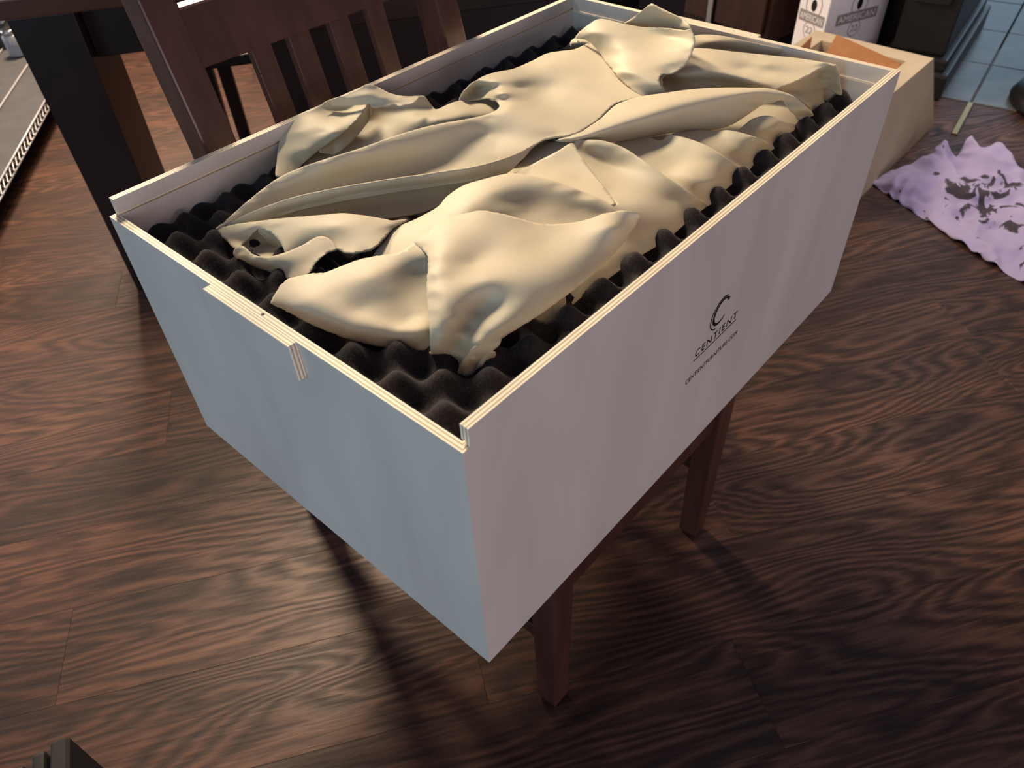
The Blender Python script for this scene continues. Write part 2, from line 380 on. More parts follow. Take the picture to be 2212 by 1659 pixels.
ROOM = math.radians(-34.5)      # direction of the floor boards and of the dining table
EX = Vector((math.cos(ROOM), math.sin(ROOM), 0))
EY = Vector((-math.sin(ROOM), math.cos(ROOM), 0))
SHEETS = {
 'B': ((-1.498, -1.543),
  [(733, 4570, 7750),(803, 4525, 7810),(1014, 4537, 7870),(1217, 4532, 7930),(1421, 4529, 7980),(1608, 4500, 8030),(1829, 4427, 8070),(2089, 4215, 8150),(2492, 4019, 8190),(2896, 3899, 8210),(3249, 3790, 8210),(3529, 3678, 8200),(3812, 3561, 8180),(4103, 3481, 8160),(4321, 3499, 8160),(4550, 3758, 8090),(4670, 4038, 8020),(4625, 4275, 7950),(4486, 4375, 7960),(4518, 4303, 8100),(4717, 4325, 8140),(4919, 4314, 8170),(5135, 4255, 8170),(5369, 4165, 8160),(5732, 4137, 8160),(6042, 4141, 8160),(6267, 4051, 8150),(6481, 3965, 8130),(7168, 4071, 8010),(7009, 3490, 7980),(6572, 2751, 7960),(6128, 2453, 7960),(5858, 2437, 8020),(5600, 2535, 8030),(5386, 2529, 8040),(4998, 2447, 8040),(4614, 2443, 8030),(4472, 2503, 8020),(4328, 2627, 8010),(4194, 2684, 8010),(4013, 2694, 7990),(3807, 2703, 7910),(3580, 2839, 7860),(2952, 3155, 7830),(2496, 3546, 7810),(2023, 3910, 7790),(1573, 4208, 7760),(1197, 4416, 7730),(888, 4528, 7700)],
  [(982, 4501, 7845),(1184, 4496, 7905),(1387, 4492, 7955),(1574, 4462, 8005),(1793, 4389, 8045),(2053, 4177, 8125),(2453, 3981, 8165),(2856, 3860, 8185),(3206, 3751, 8185),(3485, 3638, 8175),(3766, 3520, 8155),(4055, 3440, 8135),(1544, 4449, 7940),(2043, 4210, 7990),(2417, 4030, 8003),(2806, 3843, 8010),(3395, 3571, 8010),(3900, 3346, 8010),(1576, 4368, 7810),(1845, 4252, 7814),(2186, 4098, 7820),(2735, 3804, 7830),(3245, 3445, 7850),(3661, 3058, 7920),(4769, 4030, 8200),(4571, 3705, 8200),(4429, 3406, 8170),(4370, 3142, 8130),(4349, 2996, 8101),(4342, 2857, 8070),(4366, 2732, 8036),(4393, 2643, 8010),(4885, 4340, 8010),(4786, 4383, 7950),(4786, 4198, 7990),(5059, 3816, 8080),(5142, 3645, 8000),(4992, 3399, 7990),(4820, 3530, 8060),(5710, 3868, 8170),(5689, 3566, 8120),(5495, 3652, 8100),(5652, 3257, 8080),(6080, 3187, 8050),(5230, 3199, 8020),(5483, 2897, 8040),(4990, 2747, 8040),(5834, 2701, 8030),(4711, 2937, 8030)], [(1, 14)]),
 'Bw': ((-1.232, -1.891),
  [(1825, 4909, 7830),(2017, 5138, 7890),(2209, 5329, 7970),(2368, 5440, 8060),(2467, 5436, 8140),(2663, 5395, 8170),(2884, 5340, 8190),(3011, 5323, 8210),(3273, 5238, 8250),(3528, 5159, 8280),(3437, 4956, 8240),(3357, 4897, 8180),(3243, 4857, 8140),(3049, 4781, 8110),(2820, 4748, 8060),(2619, 4796, 7990),(2469, 4860, 7920),(2318, 4931, 7830),(2042, 4918, 7770)],
  [(2267, 5045, 7970),(2404, 5180, 8090),(2628, 4914, 8080),(2985, 4978, 8110),(2768, 5162, 8140),(3204, 5246, 8100),(2339, 4914, 7950),(2686, 4801, 8090),(2999, 4855, 8120)], [(10, 16)]),
 'Bv': ((-1.437, -1.728),
  [(2054, 4848, 7750),(2555, 5115, 7770),(2963, 5225, 7830),(3410, 5235, 8010),(3617, 5259, 8120),(3754, 5165, 8190),(3758, 4925, 8180),(3837, 4765, 8150),(3977, 4652, 8130),(4077, 4618, 8110),(4111, 4546, 8010),(4126, 4465, 7950),(4251, 4413, 7970),(4398, 4355, 7990),(4712, 4361, 7910),(4907, 4196, 7910),(4726, 3781, 7890),(4483, 3815, 7830),(4022, 4055, 7790),(3570, 4290, 7770),(2956, 4506, 7730),(2382, 4730, 7710)],
  [(3461, 5049, 7870),(3560, 4827, 7920),(3555, 5120, 8020),(3721, 4846, 8020),(3211, 4962, 7810),(3420, 4730, 7860),(3823, 4515, 7990),(3937, 4199, 7990),(4236, 4070, 7990),(3780, 4220, 7930)], []),
 'Br2': ((-1.123, -1.435),
  [(825, 4549, 7760),(891, 4475, 7810),(1073, 4342, 7890),(1288, 4176, 7960),(1502, 4017, 8010),(1704, 3850, 8040),(1914, 3698, 8055),(2164, 3510, 8065),(2374, 3356, 8070),(2625, 3165, 8070),(2845, 3015, 8070),(3073, 2869, 8060),(3288, 2780, 8050),(3545, 2723, 8030),(3855, 2704, 8015),(4134, 2722, 8005),(4013, 2694, 7990),(3746, 2650, 7940),(3548, 2678, 7860),(3385, 2818, 7770),(3078, 2990, 7690),(2801, 3027, 7670),(2455, 3137, 7660),(2036, 3468, 7660),(1652, 3826, 7670),(1244, 4143, 7690),(936, 4410, 7710)],
  [(1055, 4333, 7855),(1270, 4167, 7925),(1485, 4008, 7975),(1687, 3840, 8005),(1897, 3688, 8020),(2147, 3500, 8030),(2358, 3345, 8035),(2608, 3154, 8035),(2829, 3003, 8035),(3056, 2857, 8025),(3271, 2767, 8015),(3527, 2710, 7995),(1322, 4186, 7840),(1600, 4009, 7850),(1940, 3787, 7860),(2185, 3613, 7861),(2412, 3442, 7860),(2651, 3253, 7857),(2877, 3076, 7860),(3246, 2827, 7900),(1475, 4089, 7730),(1921, 3805, 7730),(2383, 3439, 7730),(2773, 3142, 7740)], [(1, 14)]),
 'Br3': ((-0.840, -1.439),
  [(733, 4570, 7750),(850, 4408, 7820),(975, 4157, 7890),(1106, 3932, 7940),(1267, 3721, 7970),(1429, 3519, 7990),(1590, 3318, 8010),(1698, 3143, 8000),(1814, 2983, 7970),(1905, 2869, 7940),(2058, 2822, 7900),(1970, 2815, 7900),(1842, 2805, 7910),(1665, 2742, 7910),(1448, 2695, 7900),(1364, 2745, 7890),(1273, 2807, 7890),(1232, 2910, 7880),(1232, 3007, 7880),(1169, 3066, 7860),(1163, 3234, 7840),(1017, 3377, 7800),(893, 3444, 7780),(899, 3497, 7830),(935, 3590, 7860),(973, 3750, 7880),(975, 3895, 7880),(953, 4035, 7860),(879, 4088, 7800),(816, 4135, 7730),(692, 4162, 7700),(720, 4372, 7690)],
  [(931, 4097, 7882),(1061, 3874, 7932),(1221, 3665, 7962),(1383, 3464, 7982),(1543, 3264, 8002),(1651, 3090, 7992),(1766, 2931, 7962),(1857, 2817, 7932),(1222, 3505, 7960),(1392, 3238, 7990),(1570, 3001, 7970),(1366, 3034, 7930),(1247, 3313, 7920),(1070, 3489, 7900),(1069, 3806, 7920),(832, 4218, 7790)], [(1, 10),(23, 27)]),
 'Bh': ((-0.740, -1.496),
  [(785, 4200, 7720),(940, 4155, 7790),(1055, 4047, 7810),(1089, 3872, 7790),(967, 3536, 7760),(847, 3594, 7700),(749, 3812, 7660),(732, 4047, 7660)],
  [(992, 4099, 7690),(981, 4050, 7630),(904, 3808, 7680)], []),
 'Bc': ((-0.741, -1.418),
  [(583, 4009, 7750),(615, 4004, 7800),(671, 3960, 7830),(654, 3805, 7850),(636, 3662, 7850),(692, 3499, 7860),(828, 3376, 7890),(1002, 3313, 7915),(1199, 3296, 7928),(1261, 3211, 7930),(1259, 3085, 7908),(1217, 3003, 7884),(1156, 3046, 7870),(1048, 3044, 7860),(940, 3028, 7840),(829, 2988, 7810),(714, 3075, 7750),(693, 3303, 7700),(682, 3545, 7670),(643, 3689, 7670),(617, 3851, 7680),(579, 3954, 7710)],
  [(638, 3914, 7790),(601, 3661, 7800),(666, 3460, 7810),(783, 3284, 7850),(977, 3212, 7890),(740, 3258, 7770),(885, 3111, 7840)], [(1, 7)]),
 'A': ((-1.011, -0.950),
  [(1624, 2220, 8080),(1777, 2220, 8110),(1963, 2225, 8140),(2089, 2181, 8160),(2181, 2069, 8190),(2292, 1944, 8220),(2351, 1839, 8220),(2422, 1715, 8200),(2491, 1591, 8170),(2574, 1447, 8130),(2638, 1349, 8120),(2709, 1257, 8120),(2802, 1153, 8130),(2890, 1045, 8160),(3005, 932, 8210),(3076, 844, 8240),(3139, 778, 8250),(3195, 705, 8240),(3268, 645, 8190),(3235, 658, 8100),(3082, 638, 8050),(2883, 617, 8010),(2642, 597, 7980),(2417, 596, 7960),(2163, 595, 7950),(1945, 615, 7930),(1767, 636, 7910),(1603, 666, 7890),(1436, 719, 7850),(1299, 769, 7810),(1194, 818, 7760),(1138, 853, 7690),(1080, 874, 7570),(1055, 893, 7430),(989, 942, 7390),(934, 1007, 7410),(944, 1071, 7460),(917, 1159, 7510),(920, 1264, 7530),(918, 1336, 7490),(818, 1220, 7730),(818, 1205, 7860),(856, 1234, 7960),(951, 1333, 8020),(1076, 1473, 8060),(1212, 1613, 8100),(1323, 1711, 8125),(1427, 1811, 8130),(1532, 1949, 8105),(1592, 2101, 8075)],
  [(1976, 2034, 8180),(1740, 1929, 8180),(1507, 1777, 8180),(1298, 1605, 8160),(1127, 1449, 8120),(986, 1295, 8070),(865, 1166, 8000),(828, 1140, 7850),(2108, 1743, 8200),(1779, 1683, 8180),(1929, 1460, 8140),(1670, 1463, 8120),(2204, 1343, 8150),(2386, 1142, 8110),(2575, 890, 8140),(2863, 717, 8220),(1843, 1030, 8160),(2128, 818, 8120),(2490, 712, 8100),(1523, 1145, 8160),(1373, 1415, 8150),(1712, 808, 8100),(1966, 688, 8060),(2786, 654, 8100),(1618, 894, 8100),(1536, 1045, 8120),(1383, 1147, 8110),(1208, 1156, 8080),(1031, 1107, 8030),(904, 1080, 7940),(891, 1150, 7690),(1533, 906, 8040),(1470, 1054, 7980),(1348, 1109, 7920),(1193, 1098, 7850),(1063, 1080, 7740),(988, 1088, 7570),(1559, 762, 8030),(1480, 785, 8013),(1379, 812, 7990),(1286, 830, 7968),(1199, 843, 7940),(1063, 859, 7860),(980, 886, 7720),(944, 931, 7530),(1640, 695, 7970)], [(40, 46)]),
 'Ap1': ((-0.759, -0.813),
  [(1288, 797, 7830),(1151, 828, 7850),(1023, 871, 7815),(938, 916, 7710),(910, 979, 7550),(915, 1030, 7410),(953, 1000, 7370),(982, 963, 7460),(1022, 920, 7550),(1078, 872, 7630),(1146, 807, 7710),(1242, 746, 7800)],
  [(1083, 829, 7780),(999, 903, 7680),(961, 971, 7530)], [(1, 4)]),
 'Ap2': ((-0.756, -0.788),
  [(1160, 777, 7750),(1095, 825, 7690),(1048, 859, 7590),(1038, 897, 7470),(1052, 940, 7350),(1094, 908, 7350),(1129, 878, 7450),(1164, 829, 7570),(1206, 767, 7690)],
  [(1094, 821, 7590)], [(0, 3)]),
 'Ap3': ((-0.719, -0.915),
  [(858, 1396, 7730),(844, 1414, 7650),(892, 1474, 7490),(901, 1442, 7430),(938, 1417, 7430),(919, 1346, 7590),(926, 1342, 7730),(901, 1372, 7770)],
  [(869, 1364, 7660)], [(0, 1)]),
 'Al': ((-0.763, -1.136),
  [(249, 2819, 7860),(313, 2833, 7910),(405, 2865, 7940),(522, 2869, 7970),(609, 2811, 7980),(692, 2745, 7990),(785, 2629, 8000),(903, 2570, 8015),(1048, 2515, 8030),(1172, 2448, 8040),(1276, 2356, 8050),(1374, 2259, 8060),(1472, 2214, 8070),(1629, 2226, 8075),(1789, 2235, 8098),(1878, 2144, 8105),(1707, 1912, 8070),(1512, 1772, 7910),(1274, 1572, 7810),(1043, 1384, 7760),(943, 1327, 7670),(903, 1377, 7490),(879, 1396, 7490),(858, 1417, 7610),(849, 1498, 7530),(781, 1584, 7570),(705, 1689, 7600),(601, 1827, 7630),(515, 1986, 7660),(439, 2156, 7700),(370, 2332, 7750),(314, 2527, 7800),(275, 2677, 7840)],
  [(335, 2507, 7920),(371, 2376, 7902),(421, 2212, 7880),(470, 2074, 7864),(525, 1944, 7850),(594, 1827, 7839),(666, 1721, 7830),(799, 1553, 7820),(924, 1426, 7810),(506, 1948, 7760),(593, 1809, 7742),(694, 1650, 7720),(820, 1475, 7690),(896, 1404, 7660),(493, 2550, 7980),(621, 2294, 7970),(812, 2377, 8010),(988, 2170, 8030),(728, 2039, 7890),(895, 1783, 7830),(1230, 2107, 8030),(1031, 1976, 7930),(953, 1659, 7800),(1576, 2086, 8068),(1525, 2011, 8040),(1395, 2016, 7950),(1246, 1893, 7870),(1089, 1671, 7820),(1351, 1841, 7860),(1513, 1929, 7950)], []),
 'C': ((-1.277, -1.020),
  [(1415, 2685, 7790),(1668, 2773, 7850),(1865, 2823, 7880),(2123, 2742, 7910),(2397, 2694, 7940),(2578, 2727, 7970),(2783, 2667, 8030),(2953, 2502, 8090),(3176, 2321, 8120),(3293, 2084, 8120),(3388, 1833, 8100),(3435, 1582, 8070),(3495, 1345, 8030),(3541, 1132, 7990),(3786, 1428, 7930),(4100, 1853, 7880),(4331, 2200, 7880),(4408, 2366, 7930),(4455, 2383, 7990),(4499, 2194, 8040),(4543, 1988, 8060),(4548, 1724, 8050),(4468, 1409, 8030),(4398, 1109, 7990),(4406, 862, 7920),(4492, 657, 7790),(4675, 634, 7630),(4348, 635, 7630),(4003, 617, 7630),(3676, 624, 7630),(3381, 662, 7630),(3080, 688, 7620),(2750, 712, 7610),(2550, 738, 7610),(2291, 742, 7590),(2012, 782, 7570),(1818, 855, 7570),(1718, 1033, 7630),(1724, 1364, 7750),(1727, 1802, 7830),(1532, 2132, 7850),(1421, 2365, 7810)],
  [(1782, 2599, 7890),(2006, 2472, 7940),(2267, 2449, 7990),(1723, 2326, 7890),(2507, 2329, 8060),(2872, 2427, 8100),(3107, 2260, 8120),(3236, 2036, 8110),(3338, 1793, 8080),(3407, 1528, 8040),(2817, 2206, 8100),(2933, 2047, 7990),(2927, 1880, 7900),(2714, 2021, 7990),(3187, 1800, 8000),(3100, 1633, 7920),(3302, 1444, 7950),(3390, 1200, 7930),(2495, 2056, 7970),(3523, 934, 7920),(3700, 747, 7790),(3467, 760, 7730),(3162, 783, 7720),(2854, 793, 7700),(3741, 1028, 7950),(3975, 747, 7770),(4453, 2158, 8010),(4498, 1953, 8030),(4504, 1691, 8020),(4417, 1371, 8000),(4340, 1068, 7960),(4442, 2111, 7910),(4420, 1955, 7860),(4409, 1744, 7860),(4179, 1389, 7900),(4113, 1032, 7890),(3990, 1415, 7900),(4273, 854, 7810)], [(4, 13),(18, 25)]),
 'Cv': ((-1.454, -1.195),
  [(3222, 2741, 7790),(3589, 2715, 7830),(3832, 2764, 7850),(4191, 2847, 7860),(4410, 2767, 7870),(4629, 2573, 7890),(4476, 2168, 7830),(3893, 1274, 7790),(3660, 2052, 7770)],
  [(4035, 2497, 7850)], []),
 'C3': ((-1.688, -0.945),
  [(5299, 1716, 7860),(5339, 1617, 7940),(5321, 1380, 7980),(5290, 1108, 7990),(5274, 875, 7950),(5341, 730, 7850),(5559, 675, 7630),(5136, 648, 7630),(4666, 629, 7630),(4553, 803, 7710),(4610, 1157, 7770),(4702, 1545, 7800),(4746, 1913, 7810),(4738, 2258, 7830),(4952, 2345, 7830),(5330, 2043, 7820)],
  [(4979, 1671, 7850),(4950, 1323, 7850),(4788, 976, 7900),(4812, 737, 7840),(5232, 1321, 7950),(5153, 920, 7910),(5174, 1537, 7890),(5150, 745, 7790)], [(1, 5)]),
 'Cu': ((-1.392, -0.949),
  [(1809, 2417, 7690),(1783, 1748, 7650),(1860, 1190, 7590),(2250, 915, 7590),(2809, 814, 7600),(3686, 777, 7610),(4514, 765, 7610),(5260, 777, 7610),(6255, 821, 7610),(6856, 844, 7620),(6691, 1340, 7690),(5562, 2047, 7710),(4420, 2664, 7730),(3324, 2841, 7710),(2458, 2790, 7710)],
  [(3259, 1729, 7690),(4558, 1371, 7690)], []),
 'Cb': ((-1.958, -0.851),
  [(5613, 1802, 7730),(6300, 1469, 7750),(7092, 1305, 7790),(7493, 1178, 7810),(7592, 948, 7770),(7547, 731, 7650),(7145, 734, 7650),(6679, 726, 7640),(6275, 708, 7630),(5920, 697, 7630),(5586, 715, 7630),(5504, 928, 7670),(5538, 1344, 7710)],
  [(6980, 972, 7760),(6538, 997, 7730),(6004, 961, 7700),(7199, 955, 7780)], []),
 'C4': ((-1.842, -0.883),
  [(5904, 1292, 7870),(5876, 1126, 7940),(5872, 937, 7960),(5959, 725, 7910),(6331, 691, 7650),(5899, 685, 7630),(5542, 660, 7630),(5487, 862, 7710),(5465, 1181, 7790),(5489, 1528, 7810),(5612, 1742, 7810),(5896, 1578, 7810)],
  [(5715, 1085, 7870),(5781, 795, 7810),(5674, 1318, 7860)], [(1, 3)]),
 'C5': ((-1.992, -0.834),
  [(6375, 1126, 7830),(6476, 1062, 7890),(6598, 937, 7910),(6688, 765, 7850),(7072, 718, 7650),(6675, 722, 7630),(6303, 691, 7630),(6183, 871, 7730),(6148, 1119, 7770)],
  [(6373, 866, 7830),(6631, 731, 7770)], [(0, 3)]),
 'F': ((-1.454, -1.127),
  [(4269, 2296, 8060),(4202, 2154, 8030),(4124, 1997, 8000),(3956, 1717, 7970),(3818, 1486, 7970),(3550, 1139, 8000),(3504, 1226, 7990),(3512, 1480, 7980),(3580, 1723, 7950),(3595, 2067, 7930),(3555, 2451, 7890),(3483, 2605, 7870),(3727, 2527, 7910),(3907, 2462, 7950),(4093, 2365, 8010)],
  [(4004, 2190, 7960),(3802, 1829, 7930),(3792, 2227, 7920)], []),
 'E': ((-1.985, -1.023),
  [(4342, 2602, 7970),(4485, 2513, 8000),(4644, 2437, 8020),(4990, 2420, 8050),(5334, 2478, 8060),(5501, 2468, 8070),(5771, 2369, 8080),(5995, 2137, 8110),(6169, 1964, 8130),(6339, 1788, 8140),(6511, 1559, 8150),(6668, 1342, 8150),(6833, 1172, 8130),(6937, 1077, 8100),(7043, 939, 8050),(7111, 818, 7990),(7171, 695, 7890),(7316, 628, 7730),(7280, 703, 7710),(7154, 715, 7690),(7111, 804, 7770),(7006, 836, 7850),(6985, 880, 7920),(6996, 972, 7960),(6892, 1034, 7950),(6773, 1131, 7930),(6647, 1174, 7890),(6438, 1228, 7840),(6288, 1271, 7810),(6167, 1363, 7780),(6004, 1508, 7770),(5845, 1677, 7770),(5728, 1790, 7770),(5410, 1954, 7790),(5163, 2067, 7810),(4955, 2161, 7840),(4711, 2311, 7880),(4486, 2463, 7930)],
  [(4394, 2464, 8020),(4444, 2404, 8041),(4517, 2318, 8072),(4600, 2238, 8100),(4693, 2172, 8122),(4798, 2111, 8142),(4904, 2051, 8160),(5012, 1988, 8176),(5122, 1925, 8189),(5227, 1873, 8200),(5364, 1828, 8212),(5506, 1792, 8220),(5681, 1750, 8222),(5866, 1687, 8220),(5986, 1613, 8218),(6105, 1522, 8215),(6216, 1433, 8210),(6319, 1351, 8203),(6415, 1271, 8194),(6507, 1202, 8180),(6642, 1130, 8144),(6769, 1067, 8100),(6887, 989, 8060),(6991, 904, 8010),(7076, 798, 7924),(7132, 711, 7850),(4707, 2174, 8000),(4840, 2088, 8004),(5012, 1979, 8010),(5169, 1882, 8015),(5331, 1788, 8020),(5502, 1698, 8025),(5677, 1609, 8030),(5855, 1516, 8035),(6029, 1427, 8040),(6186, 1350, 8046),(6343, 1281, 8050),(6544, 1207, 8046),(6706, 1151, 8040),(5084, 2020, 7910),(5220, 1947, 7901),(5414, 1841, 7890),(5593, 1738, 7880),(5791, 1611, 7871),(5964, 1493, 7870),(6122, 1377, 7881),(6272, 1279, 7900),(6449, 1209, 7927),(6588, 1167, 7950),(5267, 2236, 8130),(5497, 2118, 8150)], []),
 'D': ((-2.245, -1.445),
  [(6891, 4273, 8090),(6833, 4205, 8180),(6796, 4102, 8270),(6799, 3981, 8370),(6888, 3885, 8440),(6939, 3759, 8450),(6985, 3468, 8430),(7073, 3250, 8410),(7121, 3014, 8430),(7099, 2778, 8470),(6988, 2510, 8530),(6936, 2400, 8590),(6883, 2302, 8530),(6839, 2252, 8470),(6767, 2224, 8390),(6681, 2205, 8330),(6616, 2213, 8270),(6531, 2240, 8230),(6431, 2272, 8200),(6386, 2342, 8180),(6349, 2376, 8190),(6251, 2365, 8200),(6161, 2326, 8190),(6095, 2265, 8160),(6093, 2222, 8110),(6115, 2187, 8050),(6048, 2330, 8000),(5991, 2422, 7990),(5994, 2528, 8000),(6048, 2701, 8020),(6159, 2933, 8040),(6356, 3214, 8050),(6497, 3429, 8060),(6588, 3562, 8080),(6659, 3699, 8120),(6709, 3854, 8170),(6741, 3980, 8180),(6791, 4120, 8150)],
  [(6674, 3844, 8330),(6751, 3700, 8400),(6674, 3479, 8340),(6787, 3324, 8370),(6551, 3189, 8280),(6877, 2994, 8330),(7091, 2798, 8370),(7031, 2614, 8400),(6769, 2410, 8380),(6721, 2662, 8310),(6423, 2608, 8260),(6521, 2383, 8280),(6294, 2741, 8240),(6251, 2935, 8210),(6148, 2933, 8150),(6056, 2571, 8160),(6033, 2405, 8110),(6041, 2628, 8090)], []),
 'D2': ((-2.565, -1.565),
  [(7234, 3666, 8310),(7284, 3577, 8390),(7297, 3415, 8530),(7266, 3273, 8650),(7270, 3223, 8670),(7247, 3108, 8660),(7180, 2851, 8640),(7147, 2651, 8620),(7040, 2464, 8590),(6916, 2332, 8550),(7116, 2508, 8470),(7283, 2734, 8390),(7428, 3044, 8300),(7382, 3327, 8270),(7330, 3534, 8270)],
  [(7332, 3310, 8440),(7338, 3082, 8450),(7295, 2864, 8460),(7148, 2629, 8510),(7308, 3447, 8370),(7287, 3177, 8570)], []),
 'D3': ((-2.191, -1.625),
  [(7025, 4462, 7930),(7004, 4403, 8010),(7015, 4324, 8050),(7004, 4193, 8060),(6940, 4024, 8060),(6857, 3841, 8030),(6762, 3669, 7990),(6925, 3834, 7890),(6962, 3998, 7870),(7006, 4188, 7870),(7059, 4371, 7870)],
  [(6867, 4192, 8060),(6922, 4129, 8030),(6993, 4234, 7960),(6925, 4043, 7980),(7017, 4144, 7890),(6824, 3857, 7990)], []),
 'G': ((-2.325, -1.077),
  [(6703, 2543, 8030),(6943, 2589, 8070),(7344, 2658, 8110),(7442, 2573, 8150),(7536, 2333, 8160),(7655, 2034, 8150),(7787, 1748, 8140),(7892, 1455, 8140),(7930, 1272, 8150),(7932, 1011, 8170),(7897, 805, 8190),(7855, 703, 8190),(7893, 766, 8170),(7908, 849, 8140),(7808, 905, 8110),(7665, 958, 8070),(7447, 1038, 8030),(7306, 1126, 8000),(7203, 1213, 7970),(7211, 1393, 7910),(7142, 1624, 7870),(7003, 1896, 7850),(6814, 2143, 7840),(6635, 2325, 7830),(6508, 2422, 7830),(6609, 2538, 7870),(6699, 2605, 7940)],
  [(6711, 2404, 8060),(6785, 2324, 8079),(6875, 2219, 8100),(6944, 2114, 8113),(7001, 2011, 8120),(7077, 1842, 8110),(7100, 1717, 8092),(7120, 1582, 8070),(7150, 1439, 8042),(7174, 1329, 8020),(6821, 2306, 7920),(7051, 2011, 7940),(7170, 1719, 7920),(7378, 2236, 8140),(7564, 1835, 8120),(7356, 1779, 8060),(7442, 1475, 8040),(7568, 1203, 8050),(7717, 1155, 8100),(7599, 1506, 8120),(7885, 919, 8150),(7282, 2033, 8120)], []),
 'G2': ((-2.474, -1.219),
  [(7363, 2972, 8050),(7764, 2996, 8090),(7968, 2851, 8120),(8023, 2656, 8150),(8066, 2416, 8160),(8098, 2134, 8150),(8156, 1871, 8130),(8229, 1619, 8110),(8259, 1555, 8070),(8378, 1492, 7970),(8276, 1607, 7950),(8150, 1903, 7950),(8015, 2274, 7950),(7884, 2580, 7950),(7719, 2751, 7950),(7375, 2810, 7950)],
  [(7929, 2554, 8100),(8080, 2185, 8080),(8156, 1854, 8050),(8009, 2432, 8010),(8137, 2053, 8000),(7821, 2790, 8050)], []),
 'G3': ((-2.341, -0.854),
  [(7884, 716, 8190),(7961, 672, 8090),(8006, 630, 7930),(8076, 592, 7750),(8099, 715, 7750),(8133, 849, 7770),(8024, 798, 7690),(7948, 730, 7590),(7689, 736, 7590),(7516, 807, 7750),(7478, 965, 7850),(7435, 1167, 7890),(7337, 1323, 7910),(7425, 1177, 7960),(7568, 1089, 7990),(7790, 1008, 8030),(7946, 957, 8060),(8024, 892, 8100)],
  [(8174, 930, 7930),(8106, 789, 7890),(7872, 971, 7860),(7602, 1044, 7870),(7901, 857, 7750),(8124, 881, 7830)], []),
 'B2': ((-1.462, -1.911),
  [(2925, 5239, 8250),(3040, 5177, 8280),(3187, 5116, 8310),(3321, 5036, 8350),(3428, 4969, 8390),(3480, 4915, 8380),(3539, 4882, 8350),(3578, 4820, 8310),(3621, 4753, 8270),(3683, 4668, 8240),(3765, 4586, 8220),(3886, 4500, 8200),(3781, 4444, 8190),(3708, 4426, 8190),(3628, 4481, 8180),(3553, 4513, 8180),(3543, 4605, 8190),(3474, 4645, 8180),(3407, 4712, 8180),(3332, 4769, 8180),(3336, 4849, 8200),(3271, 4930, 8190),(3167, 5085, 8180),(3041, 5257, 8180),(3035, 5267, 8210)],
  [(3166, 5059, 8260),(3338, 4886, 8310),(3470, 4737, 8260),(3616, 4600, 8220)], []),
 'T': ((-2.020, -0.308),
  [(20527, 3092, 40),(20676, 3040, 150),(20942, 2962, 250),(21325, 2884, 300),(21705, 2717, 350),(21917, 2527, 400),(22186, 2270, 400),(22352, 2080, 500),(22411, 2057, 700),(22626, 1999, 800),(22762, 1855, 850),(22782, 1637, 800),(22829, 1462, 650),(22947, 1418, 800),(23057, 1417, 1000),(23184, 1350, 1000),(23059, 1138, 900),(22998, 947, 800),(23214, 760, 800),(23465, 647, 900),(23369, 388, 850),(23187, -11, 700),(22963, -397, 600),(22860, -986, 400),(22214, -1805, 300),(20695, -2585, 150),(18954, -3019, 100),(17415, -3201, 50),(17707, -2603, 50),(17986, -2007, 50),(18267, -1220, 60),(18749, -236, 60),(19389, 867, 60),(19785, 1677, 60),(20110, 2283, 50),(20371, 2738, 40)],
  [(20395, 2543, 300),(20758, 2312, 450),(21222, 2018, 500),(21851, 1676, 650),(22306, 1646, 700),(21551, 1502, 450),(22430, 1225, 550),(22797, 1165, 800),(22528, 938, 600),(22865, 416, 700),(22661, -112, 500),(20204, 2035, 250),(20394, 1584, 320),(20201, 1313, 120),(20666, 896, 360),(20507, 381, 160),(19877, 719, 260),(19750, 243, 120),(20886, 353, 450),(21344, -102, 550),(21525, -626, 350),(20982, -344, 200),(19767, -302, 320),(19901, -812, 150),(20470, -1030, 400),(19451, -1359, 300),(18969, -1689, 100),(19152, -305, 180),(20792, -1575, 300),(19228, -2255, 200),(19414, 652, 160),(19190, 180, 120),(18775, -804, 130)], []),
}
# ================================================================== THE SETTING
def in_poly(p, poly):
    x, y = p
    c = False
    for (x1, y1), (x2, y2) in zip(poly, poly[1:] + poly[:1]):
        if (y1 > y) != (y2 > y) and x < (x2 - x1) * (y - y1) / (y2 - y1) + x1:
            c = not c
    return c

floor = box('floor', (-4.5, -4.5, -0.08), (6.5, 6.5, -0.009), M_GROUT)
tag(floor, kind='structure')
FZ = floor.location.z
TILE_O = Vector((2.90, 0.27, 0))
TA = math.radians(7.5)
TU = Vector((math.cos(TA), math.sin(TA), 0)); TV = Vector((-math.sin(TA), math.cos(TA), 0))
SEEN = [(-1.3, 1.2), (-1.0, -0.6), (0.6, -1.3), (3.0, -1.2), (4.6, -0.4), (4.7, 1.8), (2.0, 5.4), (0.2, 5.2)]
PW, PL = 0.186, 1.22
bm = bmesh.new()
add_box(bm, (-PL / 2 + .00012, -PW / 2 + .00012, -0.009), (PL / 2 - .00012, PW / 2 - .00012, 0.0))
plank_me = finish(bm, 'plank', 0.0004)
plank_me.materials.append(M_FLOOR)
rnd = random.Random(4)
for j in range(-14, 34):
    shift = rnd.random() * PL
    for i in range(-4, 6):
        p = EX * (i * PL + shift) + EY * (j * PW + 0.06)
        if not in_poly((p.x, p.y), SEEN): continue
        if (p - TILE_O).dot(TU) > 0.55: continue
        o = link('plank', plank_me, None, floor, (p.x - floor.location.x, p.y - floor.location.y, -FZ))
        o.rotation_euler = (0, 0, ROOM + (math.pi if rnd.random() < .5 else 0))
